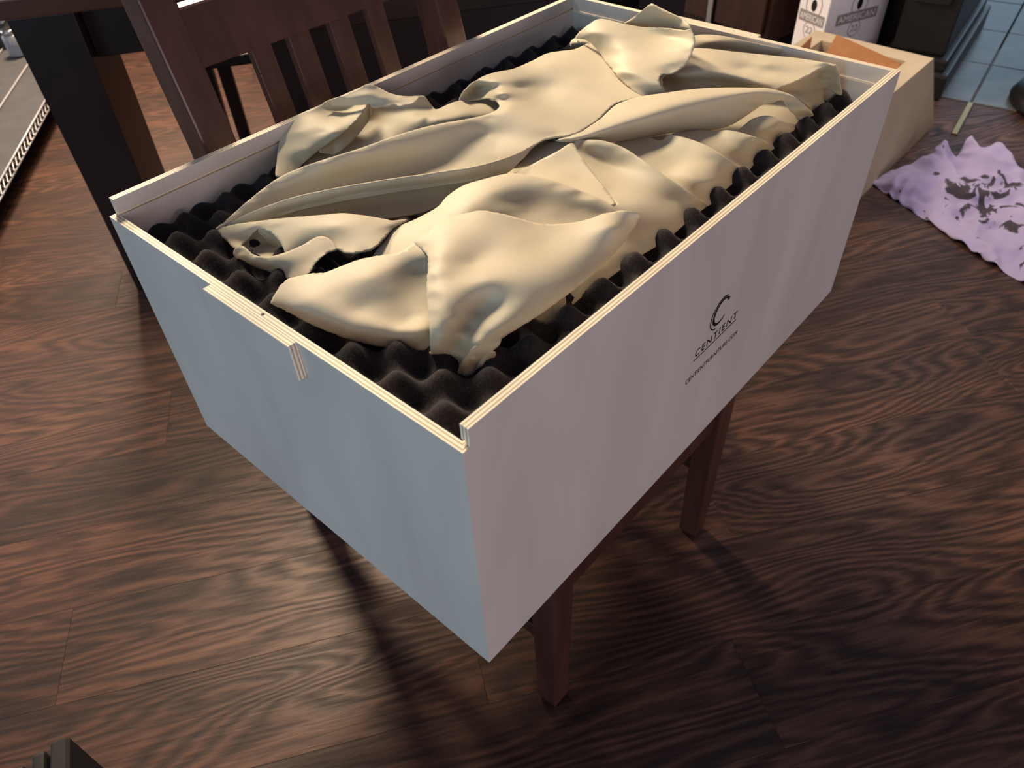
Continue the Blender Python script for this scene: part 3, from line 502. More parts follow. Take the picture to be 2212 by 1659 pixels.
# slate tiles of the next room, a brass strip along their edge
TS = 0.39
bm = bmesh.new()
add_box(bm, (-TS / 2 + .003, -TS / 2 + .003, -0.012), (TS / 2 - .003, TS / 2 - .003, 0.003))
tile_me = finish(bm, 'tile', 0.002)
tile_me.materials.append(M_TILE)
for i in range(0, 4):
    for j in range(-4, 5):
        p = TILE_O + TU * (0.115 + TS * (i + .0)) + TV * (TS * (j + .5))
        if not in_poly((p.x, p.y), SEEN): continue
        o = link('tile', tile_me, None, floor, (p.x - floor.location.x, p.y - floor.location.y, -FZ))
        o.rotation_euler = (0, 0, TA)
o = box('edge_strip', (-0.14, -0.010, 0), (0.14, 0.010, 0.006), M_BRASS, floor, 0.002)
p = TILE_O + TU * (-0.225)
o.location = (p.x - floor.location.x, p.y - floor.location.y, -FZ + 0.003)
o.rotation_euler = (0, 0, TA)

wr = box('wall_right', (4.75, -4.5, -0.01), (4.85, 6.5, 2.6), M_WALL); tag(wr, kind='structure')
wbk = box('wall_back', (-4.5, 5.9, -0.01), (4.75, 6.0, 2.6), M_WALL); tag(wbk, kind='structure')

# ================================================================== THE CRATE
crate = empty('plywood_crate', (0, 0, ZB))
tag(crate, 'open pale plywood crate with black stamp standing on a dark wooden chair', 'crate')
def mitred(name, m_, layers):
    """board built from flat outlines (x, y) between two heights: corners are mitred"""
    zs = [z for l in layers for z in l[:2]]
    pts = [p for l in layers for p in l[2]]
    c = Vector(((min(p[0] for p in pts) + max(p[0] for p in pts)) / 2, (min(p[1] for p in pts) + max(p[1] for p in pts)) / 2, (min(zs) + max(zs)) / 2))
    bm = bmesh.new()
    for za, zb, poly in layers:
        A = [bm.verts.new(Vector((x, y, za)) - c) for x, y in poly]
        B = [bm.verts.new(Vector((x, y, zb)) - c) for x, y in poly]
        n = len(poly)
        for k in range(n): bm.faces.new((A[k], A[(k + 1) % n], B[(k + 1) % n], B[k]))
        bm.faces.new(A[::-1]); bm.faces.new(B)
    return link(name, finish(bm, name), m_, crate, c)
GR = 0.0036                    # lid groove height
mitred('end_panel', M_PLYX, [(0, HS, [(0, 0), (T, T), (T, W - T), (0, W)])])
mitred('end_panel', M_PLYX, [(0, H, [(L, 0), (L, W), (L - T, W - T), (L - T, T)])])
X0 = 0.0082
for y_, s_ in ((0, 1), (W, -1)):
    o_, i_, g_ = y_, y_ + s_ * T, y_ + s_ * T * .55
    mitred('side_panel', M_PLYY, [(0, HS, [(0, o_), (L, o_), (L - T, i_), (T, i_)]),
                                  (HS, HS + GR, [(X0, o_), (L, o_), (L - T * .55, g_), (X0, g_)]),
                                  (HS + GR, H, [(X0, o_), (L, o_), (L - T, i_), (X0, i_)])])
box('lid_groove_strip', (L - T - .0012, T, HS - .003), (L - T, W - T, HS), M_PLYX, crate)
box('bottom_panel', (T, T, 0.0), (L - T, W - T, T), M_PLYZ, crate)
hd = box('handle_block', (-T, 0.205, HS - .042), (0, 0.343, HS), M_PLYX, crate, 0.0006)
box('handle_block', (L, 0.205, H - .042), (L + T, 0.343, H + .001), M_PLYX, crate, 0.0006)
# nail hole in the end panel's top edge
bm = bmesh.new()
bmesh.ops.create_circle(bm, cap_ends=True, radius=0.0016, segments=12)
link('nail_hole', finish(bm, 'nail_hole'), M_INK, crate, (0.0045, 0.262, HS + .0004))

# ---- stamp on the long side: open double C, name, rule, address line
stamp = empty('stamp', (0, -0.0004, 0)); stamp.parent = crate

def arc_shape(bm, cx, cz, a0, a1, ro, ri_mid, ri_end, tilt, n=36):
    """crescent between two arcs, thickest in the middle"""
    out, inn = [], []
    for k in range(n + 1):
        f = k / n
        a = math.radians(a0 + (a1 - a0) * f)
        th = ri_end + (ri_mid - ri_end) * math.sin(math.pi * f)
        for lst, r in ((out, ro), (inn, ro - th)):
            lst.append(bm.verts.new((cx + r * math.cos(a) + tilt * r * math.sin(a), 0, cz + r * math.sin(a))))
    for k in range(n):
        bm.faces.new((out[k], out[k + 1], inn[k + 1], inn[k]))

bm = bmesh.new()
arc_shape(bm, 0.414, 0.2165, 52, 262, 0.0215, 0.0022, 0.0012, 0.12)
arc_shape(bm, 0.4155, 0.2175, 40, 318, 0.0178, 0.0042, 0.0016, 0.12)
add_box(bm, (0.4275, -.0001, 0.2260), (0.4320, .0001, 0.2300))
link('stamp_emblem', finish(bm, 'stamp_emblem'), M_INK, stamp)
box('stamp_rule', (0.366, -.0001, 0.1740), (0.464, .0001, 0.1750), M_INK, stamp)

def text(name, body, size, width, loc, rot, mat_, parent, spacing=1.0):
    cu = bpy.data.curves.new(name, 'FONT')
    cu.body = body; cu.size = size; cu.align_x = 'CENTER'; cu.space_character = spacing
    cu.resolution_u = 3
    tmp = bpy.data.objects.new(name, cu)
    COL.objects.link(tmp)
    dg = bpy.context.evaluated_depsgraph_get()
    me = bpy.data.meshes.new_from_object(tmp.evaluated_get(dg))
    bpy.data.objects.remove(tmp)
    bpy.data.curves.remove(cu)
    me.name = name
    me.materials.clear()
    xs = [v.co.x for v in me.vertices]
    s = width / (max(xs) - min(xs))
    for v in me.vertices: v.co.x *= s
    o = link(name, me, mat_, parent, loc)
    o.rotation_euler = rot
    return o
R90 = math.radians(90)
text('stamp_name', 'CENTIENT', 0.0155, 0.096, (0.415, 0, 0.1785), (R90, 0, 0), M_INK, stamp, 1.3)
text('stamp_address', 'CENTIENTFURNITURE.COM', 0.0105, 0.120, (0.415, 0, 0.1440), (R90, 0, 0), M_INK, stamp, 1.1)

# ================================================================== THE FOAM
PITCH = 0.0560
def foam_z(x, y):
    k = 2 * math.pi / PITCH
    c = math.cos(k * (x - 0.152)) * math.cos(2 * math.pi / 0.0605 * (y - 0.062))
    d = 0.0145 * c
    # the packed bundle presses the middle of the sheet down
    q = min(1, max(0, (x - .10) / .10)) * min(1, max(0, (.80 - x) / .08)) * min(1, max(0, (y - .075) / .06)) * min(1, max(0, (.50 - y) / .08))
    return 0.7640 + d - 0.045 * q + 0.004 * noise.noise(Vector((x * 6, y * 6, 1)))
x0, x1, y0, y1 = T + .001, L - T - .002, T + .001, W - T - .001
nx, ny = 150, 100
vs, fs = [], []
cx, cy, cz = (x0 + x1) / 2, (y0 + y1) / 2, 0.70
for i in range(nx + 1):
    for j in range(ny + 1):
        x = x0 + (x1 - x0) * i / nx; y = y0 + (y1 - y0) * j / ny
        vs.append((x - cx, y - cy, foam_z(x, y) - cz))
for i in range(nx):
    for j in range(ny):
        a = i * (ny + 1) + j
        fs.append((a, a + ny + 1, a + ny + 2, a + 1))
rim = [i * (ny + 1) for i in range(nx + 1)] + [nx * (ny + 1) + j for j in range(1, ny + 1)] + [i * (ny + 1) + ny for i in range(nx - 1, -1, -1)] + [j for j in range(ny - 1, 0, -1)]
base = len(vs)
for r in rim:
    vs.append((vs[r][0], vs[r][1], ZB + T + .001 - cz))
nr = len(rim)
for k in range(nr):
    a, b_ = rim[k], rim[(k + 1) % nr]
    fs.append((b_, a, base + k, base + (k + 1) % nr))
fs.append(tuple(base + k for k in range(nr)))
me = bpy.data.meshes.new('foam_liner')
me.from_pydata(vs, [], fs)
fo = link('foam_liner', me, M_FOAM, None, (cx, cy, cz), smooth=True)
tag(fo, 'charcoal egg-crate foam filling the plywood crate under the cream leather', 'foam')

# ================================================================== DRAPED SHEETS
def tps(P, z, lam):
    n = len(P)
    d = np.linalg.norm(P[:, None] - P[None], axis=2)
    K = np.where(d > 0, d * d * np.log(d + 1e-12), 0) + lam * np.eye(n)
    A = np.zeros((n + 3, n + 3))
    A[:n, :n] = K; A[:n, n] = 1; A[:n, n + 1:] = P; A[n, :n] = 1; A[n + 1:, :n] = P.T
    w = np.linalg.solve(A, np.concatenate([z, np.zeros(3)]))
    def ev(Q):
        out = np.zeros(len(Q))
        for s in range(0, len(Q), 4000):
            q = Q[s:s + 4000]
            dd = np.linalg.norm(q[:, None] - P[None], axis=2)
            out[s:s + 4000] = (dd * dd * np.log(dd + 1e-12)) @ w[:n] + w[n] + q @ w[n + 1:]
        return out
    return ev

def sheet(name, key, mat_, parent=None, step=0.006, thick=0.0016, lam=3e-6, fray=0.0, wrinkle=0.0, origin=None, seed=1, fold_r=0.008):
    """cloth surface through measured points (0.1 mm units): smooth height over a leaning parameter plane"""
    (lx, ly), outl, inn, folds = SHEETS[key]
    O = np.array(outl, float) / 10000; I = np.array(inn, float) / 10000
    A = np.concatenate([O, I])
    z0 = A[:, 2].mean()
    par = lambda Q: np.stack([Q[:, 0] - lx * (Q[:, 2] - z0), Q[:, 1] - ly * (Q[:, 2] - z0)], 1)
    PA = par(A); sc = 1.0
    ev = tps(PA, A[:, 2], lam)
    PO = par(O)
    rn = random.Random(seed)
    ring, at = [], []
    n = len(PO)
    for i in range(n):                                   # closed Catmull-Rom through the outline
        p0, p1, p2, p3 = PO[i - 1], PO[i], PO[(i + 1) % n], PO[(i + 2) % n]
        at.append(len(ring))
        m_ = max(1, int(np.linalg.norm(p2 - p1) / step))
        for k in range(m_):
            t = k / m_
            q = 0.5 * ((2 * p1) + (p2 - p0) * t + (2 * p0 - 5 * p1 + 4 * p2 - p3) * t * t + (3 * p1 - p0 - 3 * p2 + p3) * t ** 3)
            if fray:
                q = q + np.array([rn.uniform(-fray, fray), rn.uniform(-fray, fray)])
            ring.append(q)
    ring = np.array(ring)
    lo, hi = ring.min(0), ring.max(0)
    gx = np.arange(lo[0], hi[0], step); gy = np.arange(lo[1], hi[1], step * .866)
    GX, GY = np.meshgrid(gx, gy)
    GX = GX + (np.arange(len(gy)) % 2)[:, None] * step / 2
    G = np.stack([GX.ravel(), GY.ravel()], 1)
    a = ring; b_ = np.roll(ring, -1, 0)
    ins = np.zeros(len(G), bool)
    dmin = np.full(len(G), 9.0)
    for (ax, ay), (bx, by) in zip(a, b_):
        c = (ay > G[:, 1]) != (by > G[:, 1])
        xx = (bx - ax) * (G[:, 1] - ay) / (by - ay if by != ay else 1e-12) + ax
        ins ^= c & (G[:, 0] < xx)
        dmin = np.minimum(dmin, (G[:, 0] - ax) ** 2 + (G[:, 1] - ay) ** 2)
    G = G[ins & (dmin > (step * .55) ** 2)]
    Q = np.concatenate([ring, G])
    nr_ = len(ring)
    res = delaunay_2d_cdt([Vector(q) for q in Q], [(i, (i + 1) % nr_) for i in range(nr_)], [list(range(nr_))], 1, 1e-7)
    V2 = np.array([(v.x, v.y) for v in res[0]])
    zz = ev(V2)
    X = V2[:, 0] + lx * (zz - z0); Y = V2[:, 1] + ly * (zz - z0)
    V = np.stack([X, Y, zz], 1)
    if wrinkle:
        for i, v in enumerate(V):
            q = Vector((v[0] * 9, v[1] * 9, 0.3))
            r = 1 - abs(noise.noise(q + Vector((noise.noise(q * .7), noise.noise(q * .7 + Vector((5, 0, 0))), 0)) * 1.2)) * 2
            r2 = noise.noise(q * 3.1)
            V[i, 2] = max(0.002, v[2] + wrinkle * (r - .5) + wrinkle * .4 * r2)
    fl = [tuple(f) for f in res[2]]
    if folds:                                            # the leather turns over and runs back under at a fold
        new_of = {}
        for vi, src in enumerate(res[3]):
            for s_ in src: new_of[s_] = vi
        bk = -np.array([lx, ly]); bk /= np.linalg.norm(bk)
        V = list(map(np.array, V))
        for a_, e_ in folds:
            ids = list(range(at[a_], at[e_] + 1)); m2 = len(ids) - 1
            prev = [new_of[i] for i in ids]
            for al in (35, 70, 105, 140, 165):
                row = []
                for k, i in enumerate(ids):
                    r = fold_r * min(1.0, 0.15 + 5.0 * min(k, m2 - k) / max(m2, 1))
                    p = V[new_of[i]]
                    s_, c_ = math.sin(math.radians(al)), 1 - math.cos(math.radians(al))
                    V.append(np.array([p[0] + bk[0] * r * s_, p[1] + bk[1] * r * s_, p[2] - r * c_ * 1.2]))
                    row.append(len(V) - 1)
                for k in range(m2):
                    fl.append((prev[k], row[k], row[k + 1], prev[k + 1]))
                prev = row
        V = np.array(V)
    c = np.array(origin) if origin is not None else V.mean(0)
    me = bpy.data.meshes.new(name)
    me.from_pydata([tuple(v) for v in (V - c)], [], fl)
    bm = bmesh.new(); bm.from_mesh(me)
    bmesh.ops.recalc_face_normals(bm, faces=bm.faces)
    bm.to_mesh(me); bm.free()
    # faces upward
    if sum(p.normal.z * p.area for p in me.polygons) < 0:
        me.flip_normals()
    o = link(name, me, mat_, parent, None, smooth=True)
    if parent is None: o.location = tuple(c)
    s = o.modifiers.new('thickness', 'SOLIDIFY')
    s.thickness = thick
    s.offset = -1.0
    s.use_even_offset = False
    o['_c'] = 0
    del o['_c']
    return o, c

G_LEA = 'cream leather pieces packed in the crate'
lea, c = sheet('leather_piece', 'A', M_LEATHER, fray=0.0005, step=0.0032)
tag(lea, 'nearest cream leather piece, its pleated lower corner tucked into the foam', 'leather', G_LEA)
for k_ in ('Ap1', 'Ap2'):
    sheet('pleat', k_, M_LEATHER, lea, step=0.0025, origin=c, fold_r=0.004, thick=0.0008)
sheet('left_lobe', 'Al', M_LEATHER, lea, fray=0.0006, step=0.0032, origin=c)
leb, c = sheet('leather_piece', 'B', M_LEATHER, step=0.0032)
tag(leb, 'large cream leather piece lying in long parallel folds along the left wall', 'leather', G_LEA)
sheet('turned_edge', 'B2', M_LEATHER, leb, fray=0.0005, step=0.003, origin=c)
sheet('wall_fold', 'Bw', M_LEATHER, leb, step=0.0032, origin=c)
sheet('hollow', 'Bv', M_LEATHER, leb, step=0.004, origin=c)
sheet('long_fold', 'Br2', M_LEATHER, leb, step=0.0032, origin=c)
sheet('front_fold', 'Br3', M_LEATHER, leb, step=0.0032, origin=c, fray=0.0004)
sheet('cuff_lining', 'Bh', M_LEATHER, leb, step=0.004, origin=c)
sheet('rolled_cuff', 'Bc', M_LEATHER, leb, step=0.0032, origin=c, fray=0.0002, fold_r=0.005, thick=0.0005)
lec, c = sheet('leather_piece', 'C', M_LEATHER, step=0.0032)
tag(lec, 'cream leather piece draped in soft folds down to the foam along the stamped wall', 'leather', G_LEA)
sheet('corner_flap', 'F', M_LEATHER, lec, step=0.004, origin=c)
sheet('hollow', 'Cv', M_LEATHER, lec, step=0.005, origin=c)
sheet('under_layer', 'Cu', M_LEATHER, lec, step=0.006, origin=c)
for k_ in ('Cb', 'C3', 'C4', 'C5'):
    sheet('soft_fold', k_, M_LEATHER, lec, step=0.0035, origin=c)
lee, c = sheet('leather_piece', 'E', M_LEATHER, step=0.0032)
tag(lee, 'cream leather piece rolled into one thick long fold in the middle of the crate', 'leather', G_LEA)
led, c = sheet('leather_piece', 'D', M_LEATHER, fray=0.0005, step=0.0032)
tag(led, 'cream leather piece folded on top by the far wall, one corner sticking up', 'leather', G_LEA)
t_, _ = sheet('raised_corner', 'D2', M_LEATHER, led, fray=0.0004, step=0.005, origin=c)
t_, _ = sheet('rolled_edge', 'D3', M_LEATHER, led, step=0.004, origin=c)
leg_, c = sheet('leather_piece', 'G', M_LEATHER, step=0.0032)
tag(leg_, 'cream leather piece at the far right corner with a drooping greyish edge', 'leather', G_LEA)
t_, _ = sheet('hanging_edge', 'G3', M_LEATHER, leg_, step=0.005, origin=c)
leh, c = sheet('leather_piece', 'G2', M_LEATHER, step=0.0032)
tag(leh, 'narrow cream leather fold pressed against the far end wall of the crate', 'leather', G_LEA)

# ================================================================== THE CHAIR UNDER THE CRATE
chair = empty('dining_chair', (0.385, 0.32, 0))
tag(chair, 'dark mahogany slat-back dining chair carrying the plywood crate', 'chair')
def cl(x, y, z): return (x - 0.385, y - 0.32, z)
for sx in (-1, 1):
    x = sx * 0.212
    post('leg', [(x, -0.267, 0.004, .017, .018), (x, -0.265, 0.30, .021, .021), (x, -0.262, 0.425, .022, .022)], M_CHAIR, chair)
    g = tube('leg_glide', [(x, -0.267, 0.0), (x, -0.267, 0.005)], .014, M_GLIDE, chair, 12)
    # rear leg and back post in one sweep
    post('back_post', [(x, 0.350, 0.0, .021, .020), (x, 0.275, 0.30, .021, .022), (x, 0.267, 0.46, .022, .024), (x, 0.271, 0.62, .022, .024),
                       (x, 0.289, 0.79, .022, .024), (x, 0.333, 0.965, .022, .023), (x, 0.355, 1.04, .022, .022)], M_CHAIR, chair)
box('seat', (-.235, -.285, .425), (.235, .235, .4545), M_CHAIR, chair, 0.006, 2)
box('apron', (-.195, -.276, .300), (.195, -.252, .425), M_CHAIR, chair, 0.002)
box('apron', (-.195, .246, .345), (.195, .266, .425), M_CHAIR, chair, 0.002)
for sx in (-1, 1):
    box('apron', (sx * .212 - .011, -.244, .345), (sx * .212 + .011, .246, .425), M_CHAIR, chair, 0.002)
    box('stretcher', (sx * .212 - .009, -.246, .17), (sx * .212 + .009, .280, .20), M_CHAIR, chair, 0.002)
def back_y(z):
    pts = [(0.46, .262), (0.62, .266), (0.79, .286), (0.965, .330), (1.04, .352)]
    for (z1, y1_), (z2, y2_) in zip(pts, pts[1:]):
        if z <= z2: return y1_ + (y2_ - y1_) * (z - z1) / (z2 - z1)
    return pts[-1][1]
def rail(name, za, zb, half):
    bm = bmesh.new()
    A = []
    for x in (-.192, .192):
        A.append([bm.verts.new((x, back_y(z) + s * half, z)) for z, s in ((za, -1), (zb, -1), (zb, 1), (za, 1))])
    for k in range(4): bm.faces.new((A[0][k], A[0][(k + 1) % 4], A[1][(k + 1) % 4], A[1][k]))
    bm.faces.new(A[0][::-1]); bm.faces.new(A[1])
    return link(name, finish(bm, name, 0.002, 1), M_CHAIR, chair)
rail('top_rail', 0.878, 0.944, .011)
rail('lower_rail', 0.52, 0.56, .010)
for xa, xb in ((.268, .298), (.326, .360), (.394, .427), (.461, .491)):
    xm = (xa + xb) / 2 - .385
    hw = (xb - xa) / 2
    post('slat', [(xm, back_y(.555), .555, hw, .006), (xm, back_y(.70), .70, hw, .006), (xm, back_y(.79), .79, hw, .006), (xm, back_y(.882), .882, hw, .006)], M_CHAIR, chair, 0.001)

# ================================================================== THE TABLE BEHIND
table = empty('dining_table', tuple(Vector((0.300, 1.640, 0)) - EX * 0.35 - EY * 0.0), ROOM)
tag(table, 'large dark walnut dining table behind the slat-back chair', 'table')
box('table_top', (.30, -.005, .712), (2.05, .60, .752), M_TABTOP, table, 0.004, 2)
for xa, xb, ya, yb in ((.35, .485, .005, .27), (1.78, 1.91, .005, .27), (.305, .38, .44, .56), (1.78, 1.91, .40, .56)):
    post('leg', [((xa + xb) / 2, (ya + yb) / 2, 0.0, (xb - xa) / 2 * .9, (yb - ya) / 2), ((xa + xb) / 2, (ya + yb) / 2, .712, (xb - xa) / 2, (yb - ya) / 2)], M_TABLE, table, 0.003)
box('apron', (.485, .05, .60), (1.78, .08, .712), M_TABLE, table, 0.002)
box('apron', (.38, .50, .60), (1.78, .53, .712), M_TABLE, table, 0.002)
box('apron', (.34, .27, .60), (.37, .44, .712), M_TABLE, table, 0.002)
box('apron', (1.85, .27, .60), (1.88, .40, .712), M_TABLE, table, 0.002)
# dark panel on a plinth, added in place of the shade under the table
box('shade_panel', (.84, .20, .07), (1.78, .24, .712), M_TABLE, table, 0.002)
box('plinth', (0.80, .16, 0), (1.78, .28, .07), M_TABLE, table, 0.003)

# second chair pushed in on the far side of the table
ch2 = empty('dining_chair', tuple(Vector((0.300, 1.640, 0)) + EX * 0.50 + EY * 0.62), ROOM)
tag(ch2, 'dark dining chair pushed under the walnut table, half hidden behind the slats', 'chair')
for sx in (-1, 1):
    post('leg', [(sx * .2, -.2, .004, .017, .017), (sx * .2, -.2, .42, .022, .022)], M_BLACK, ch2)
    tube('leg_glide', [(sx * .2, -.2, 0), (sx * .2, -.2, .006)], .016, M_STEEL, ch2, 12)
    post('back_post', [(sx * .2, .24, 0, .02, .02), (sx * .2, .21, .45, .022, .022), (sx * .2, .29, .98, .02, .016)], M_BLACK, ch2)
box('seat', (-.225, -.225, .42), (.225, .225, .45), M_BLACK, ch2, 0.005, 2)
box('top_rail', (-.18, .27, .86), (.18, .29, .95), M_BLACK, ch2, 0.002)
for k in range(4):
    post('slat', [(-.12 + k * .08, .222, .45, .016, .005), (-.12 + k * .08, .276, .87, .016, .005)], M_BLACK, ch2, 0.001)

# ================================================================== WIRE SHELF AT THE LEFT
p0 = Vector((0.28, 2.36, 0)); p1 = Vector((0.66, 2.87, 0))
ang = math.atan2((p1 - p0).y, (p1 - p0).x)
shelf = empty('wire_shelf', tuple(p0), ang)
tag(shelf, 'chrome wire shelf with a zigzag front edge, low beside the table leg', 'shelf')
SL0, SL1, SD = -0.45, 1.70, 0.62
for z in (.104, .072):
    tube('edge_rod', [(SL0, 0, z), (SL1, 0, z)], .0032, M_WIRE, shelf, 8)
zz_ = []
k = 0
x = SL0
while x < SL1:
    zz_.append((x, 0, .102 if k % 2 else .074)); x += .019; k += 1
tube('zigzag_wire', zz_, .0030, M_WIRE, shelf, 6)
for d in (.155, .31, .465, .62):
    tube('cross_wire', [(SL0, d, .104), (SL1, d, .104)], .0035, M_WIRE, shelf, 8)
box('shelf_liner', (SL0, .004, .0965), (SL1, SD, .100), M_LINER, shelf)
for x in (SL0 + .02, SL1 - .02):
    for y in (.012, SD - .01):
        tube('shelf_post', [(x, y, 0), (x, y, 1.5)], .0125, M_WIRE, shelf, 12)
def on_shelf(x, y, z): 
    return tuple(p0 + Vector((math.cos(ang) * x - math.sin(ang) * y, math.sin(ang) * x + math.cos(ang) * y, z)))
def jar(loc, r, h, m_body, m_lid, label, cat='jar'):
    e = empty('glass_jar', loc)
    pts = [(r * .96, 0), (r, .004), (r, h * .78), (r * .8, h * .84)]
    lathe('jar_body', pts, m_body, e)
    lathe('jar_lid', [(r * .84, h * .84), (r * .84, h), (r * .6, h * 1.01)], m_lid, e)
    tag(e, label, cat)
def lathe(name, prof, mat_, parent=None, seg=24, loc=None):
    bm = bmesh.new()
    rings = [[bm.verts.new((r * math.cos(2 * math.pi * k / seg), r * math.sin(2 * math.pi * k / seg), z)) for k in range(seg)] for r, z in prof]
    for a, b_ in zip(rings, rings[1:]):
        for k in range(seg): bm.faces.new((a[k], a[(k + 1) % seg], b_[(k + 1) % seg], b_[k]))
    bm.faces.new(rings[0][::-1]); bm.faces.new(rings[-1])
    return link(name, finish(bm, name), mat_, parent, loc, smooth=True)
M_GLASSY = plain('pale_jar', (0.35, 0.37, 0.42), 0.12, var=0.1)
M_AMBER = plain('rust_jar', (0.22, 0.10, 0.08), 0.2, var=0.2)
jar(on_shelf(1.16, .22, .1045), .035, .10, M_GLASSY, M_STEEL, 'pale jar with a chrome lid on the wire shelf')
jar(on_shelf(1.10, .36, .1045), .032, .12, M_AMBER, M_STEEL, 'rust-coloured jar on the wire shelf')
bx = empty('storage_tin', on_shelf(1.38, .34, .1045), ang)
tag(bx, 'grey storage tin with a lighter lid at the back of the wire shelf', 'tin')
box('tin_body', (-.11, -.07, 0), (.11, .07, .09), M_LINER, bx, 0.006, 2)
box('tin_lid', (-.113, -.073, .09), (.113, .073, .105), M_GLASSY, bx, 0.004, 2)

# ================================================================== RIGHT SIDE: CREAM BIN, CARTON, SHIRT
binr = empty('cream_bin', (2.12, 0.48, 0))
tag(binr, 'cream flared box with a wide rim on the floor beyond the crate', 'box')
def bl(x, y, z): return Vector((x - 2.12, y - 0.48, z))
top = [(1.80, .315), (2.325, .315), (2.345, .70), (1.80, .70)]
bot = [(1.78, .30), (2.565, .30), (2.57, .72), (1.78, .72)]
inner = [(1.86, .372), (2.255, .372), (2.27, .645), (1.86, .645)]
ZT = .300
bm = bmesh.new()
rt = [bm.verts.new(bl(x, y, ZT)) for x, y in top]
rb = [bm.verts.new(bl(x, y, 0)) for x, y in bot]
for k in range(4): bm.faces.new((rb[k], rb[(k + 1) % 4], rt[(k + 1) % 4], rt[k]))
bm.faces.new(rb[::-1])
ri = [bm.verts.new(bl(x, y, ZT)) for x, y in inner]
for k in range(4): bm.faces.new((rt[k], rt[(k + 1) % 4], ri[(k + 1) % 4], ri[k]))
rd = [bm.verts.new(bl(x, y, .04)) for x, y in inner]
for k in range(4): bm.faces.new((ri[k], ri[(k + 1) % 4], rd[(k + 1) % 4], rd[k]))
bm.faces.new(rd)
link('box_body', finish(bm, 'box_body'), M_CREAM, binr)
def panel(name, quad, th, mat_, parent):
    q = [Vector(v) for v in quad]
    n = (q[1] - q[0]).cross(q[2] - q[0]).normalized() * th
    bm = bmesh.new()
    a = [bm.verts.new(v) for v in q]; b_ = [bm.verts.new(v + n) for v in q]
    for k in range(4): bm.faces.new((a[k], a[(k + 1) % 4], b_[(k + 1) % 4], b_[k]))
    bm.faces.new(a[::-1]); bm.faces.new(b_)
    return link(name, finish(bm, name), mat_, parent)
inc = empty('cardboard_box', (2.12, 0.50, 0.042))
tag(inc, 'brown cardboard box with raised flaps standing inside the cream bin', 'box')
def il(x, y, z): return (x - 2.12, y - 0.50, z - 0.042)
box('box_body', (-.25, -.11, 0.0), (.12, .13, .20), M_KRAFT, inc, 0.002)
panel('flap', [il(2.235, .39, .245), il(2.235, .62, .245), il(2.262, .60, .330), il(2.255, .385, .292)], .004, M_KRAFT, inc)
panel('flap', [il(1.92, .628, .245), il(2.14, .628, .245), il(2.16, .64, .345), il(1.90, .64, .300)], .004, M_KRAFT, inc)
panel('flap', [il(1.88, .39, .245), il(1.88, .62, .245), il(1.865, .61, .33), il(1.865, .40, .33)], .004, M_KRAFT, inc)

CA = math.atan2(-.37, .93)
car = empty('white_carton', (2.65, 0.785, 0), CA)
tag(car, 'white carton with grey banner lettering and an oval hand hole behind the cream bin', 'carton')
CW, CD, CH = .300, .145, .44
box('carton_body', (0, 0, 0), (CW, CD, CH), M_CARTON, car, 0.002)
def oval(name, loc, rx, rz, rot, m_, ring=None):
    bm = bmesh.new()
    n = 28
    A = [bm.verts.new((rx * math.cos(2 * math.pi * k / n), rz * math.sin(2 * math.pi * k / n), 0)) for k in range(n)]
    if ring:
        B = [bm.verts.new(((rx - ring) * math.cos(2 * math.pi * k / n), (rz - ring) * math.sin(2 * math.pi * k / n), 0)) for k in range(n)]
        for k in range(n): bm.faces.new((A[k], A[(k + 1) % n], B[(k + 1) % n], B[k]))
    else:
        bm.faces.new(A)
    o = link(name, finish(bm, name), m_, car, loc); o.rotation_euler = rot
    return o
for face, cxx, wid in (('front', CW / 2, .20), ('side', CD / 2, .125)):
    if face == 'front':
        rot = (R90, 0, 0); pos = lambda a, z, d: (a, -d, z)
    else:
        rot = (R90, 0, -R90); pos = lambda a, z, d: (-d, a, z)
    oval('emblem_ring', pos(cxx, .262, .0006), .040, .044, rot, M_GREYINK, .004)
    oval('hand_hole', pos(cxx, .262, .0008), .013, .020, rot, M_BLACK)
    oval('number_ring', pos(cxx, .176, .0006), .030, .030, rot, M_GREYINK, .003)
    b_ = box('banner', (-wid / 2, -.019, -.0002), (wid / 2, .019, .0002), M_GREYINK, car)
    b_.location = pos(cxx, .219, .0008); b_.rotation_euler = rot
    text('banner_text', 'AMERICAN', .032, wid * .9, pos(cxx, .2075, .0014), rot, M_CARTON, car)
    text('number_text', '22', .034, .034, pos(cxx, .165, .0012), rot, M_GREYINK, car)

sh, c = sheet('tee_shirt', 'T', M_SHIRT, step=0.009, thick=0.0015, wrinkle=0.024, origin=(2.12, -0.015, 0.0))
tag(sh, 'crumpled lilac tee shirt with dark print dropped on the plank floor', 'shirt')

# ================================================================== FAR FURNITURE
cab = empty('brown_cabinet', (2.74, 1.05, 0), math.radians(-10))
tag(cab, 'dark brown cabinet with a metal corner strip behind the crate', 'cabinet')
box('cabinet_body', (0.02, 0, .06), (.50, 1.15, 1.1), M_CAB, cab, 0.003)
box('plinth', (0.05, .02, 0), (.48, 1.13, .06), M_BLACK, cab)
box('door', (0.0, .02, .09), (.02, .26, 1.06), M_CAB, cab, 0.003)
box('door', (0.0, .30, .09), (.02, .60, 1.06), M_CAB, cab, 0.003)
box('door', (0.0, .62, .09), (.02, .80, 1.06), M_CABRED, cab, 0.003)
box('corner_strip', (-.012, .265, .02), (0.012, .292, 1.1), M_STEEL, cab, 0.002)

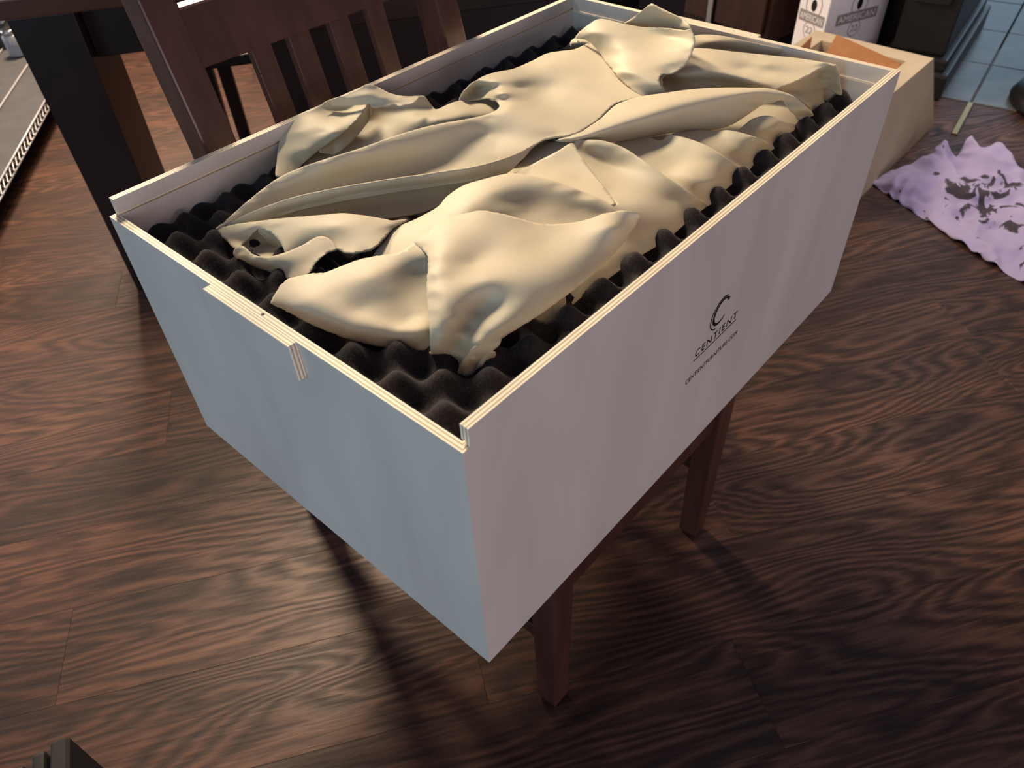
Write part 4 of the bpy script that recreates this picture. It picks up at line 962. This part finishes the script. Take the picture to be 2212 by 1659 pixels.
st = empty('black_stove', tuple(TILE_O + TU * (-0.12) + TV * 0.10), TA)
tag(st, 'black iron stove with a stepped base on the slate tiles', 'stove')
box('stove_body', (0.06, 0.04, .13), (.80, .22, .95), M_BLACK, st, 0.01, 2)
box('base_step', (0.03, 0.02, .09), (.83, .24, .13), M_BLACK, st, 0.008, 2)
box('base_plate', (0.0, 0.0, .0), (.86, .26, .09), M_BLACK, st, 0.01, 2)
box('firebox', (0.34, 0.24, 0.0), (.84, .44, .94), M_BLACK, st, 0.01, 2)
box('stove_door', (.04, .07, .30), (.06, .19, .75), M_BLACK, st, 0.004)
tube('door_handle', [(.02, .17, .46), (.02, .17, .60)], .008, M_GLIDE, st, 10)
box('top_plate', (0.03, 0.01, .95), (.83, .25, .985), M_BLACK, st, 0.008, 2)

pd = empty('pedestal_table', (3.00, -0.06, 0))
tag(pd, 'black round pedestal foot of a side table by the slate tiles', 'table')
lathe('base', [(.235, 0), (.24, .02), (.225, .045), (.17, .075), (.10, .12), (.06, .20), (.045, .32), (.040, .45)], M_BLACK, pd, 40)
lathe('column', [(.040, .45), (.052, .50), (.036, .58), (.034, .68)], M_BLACK, pd, 32)
lathe('top', [(.27, .68), (.28, .69), (.28, .71), (.27, .72)], M_BLACK, pd, 48)

# ================================================================== SLATTED STOOL AT THE LOWER LEFT
BA = math.radians(-26)
stool = empty('slatted_stool', (-0.332, 0.276, 0), BA)
tag(stool, 'dark slatted stool at the lower left corner of the view', 'stool')
for k in range(16):
    x = -.030 - k * .0205
    box('slat', (x - .0065, -.325, .428), (x + .0065, -.004 - .006 * (k % 3), .452 - .002 * (k % 2)), M_CABLE, stool, 0.0045, 2)
box('frame_rail', (-.018, -.33, .30), (0, 0, .455), M_CABLE, stool, 0.003)
box('frame_rail', (-.37, -.33, .30), (-.352, 0, .455), M_CABLE, stool, 0.003)
box('cross_rail', (-.352, -.060, .36), (-.018, -.035, .428), M_CABLE, stool, 0.003)
box('cross_rail', (-.352, -.320, .36), (-.018, -.295, .428), M_CABLE, stool, 0.003)
for x in (-.35, -.02):
    for y in (-.31, -.02):
        post('leg', [(x, y, 0, .014, .014), (x, y, .36, .016, .016)], M_CABLE, stool)
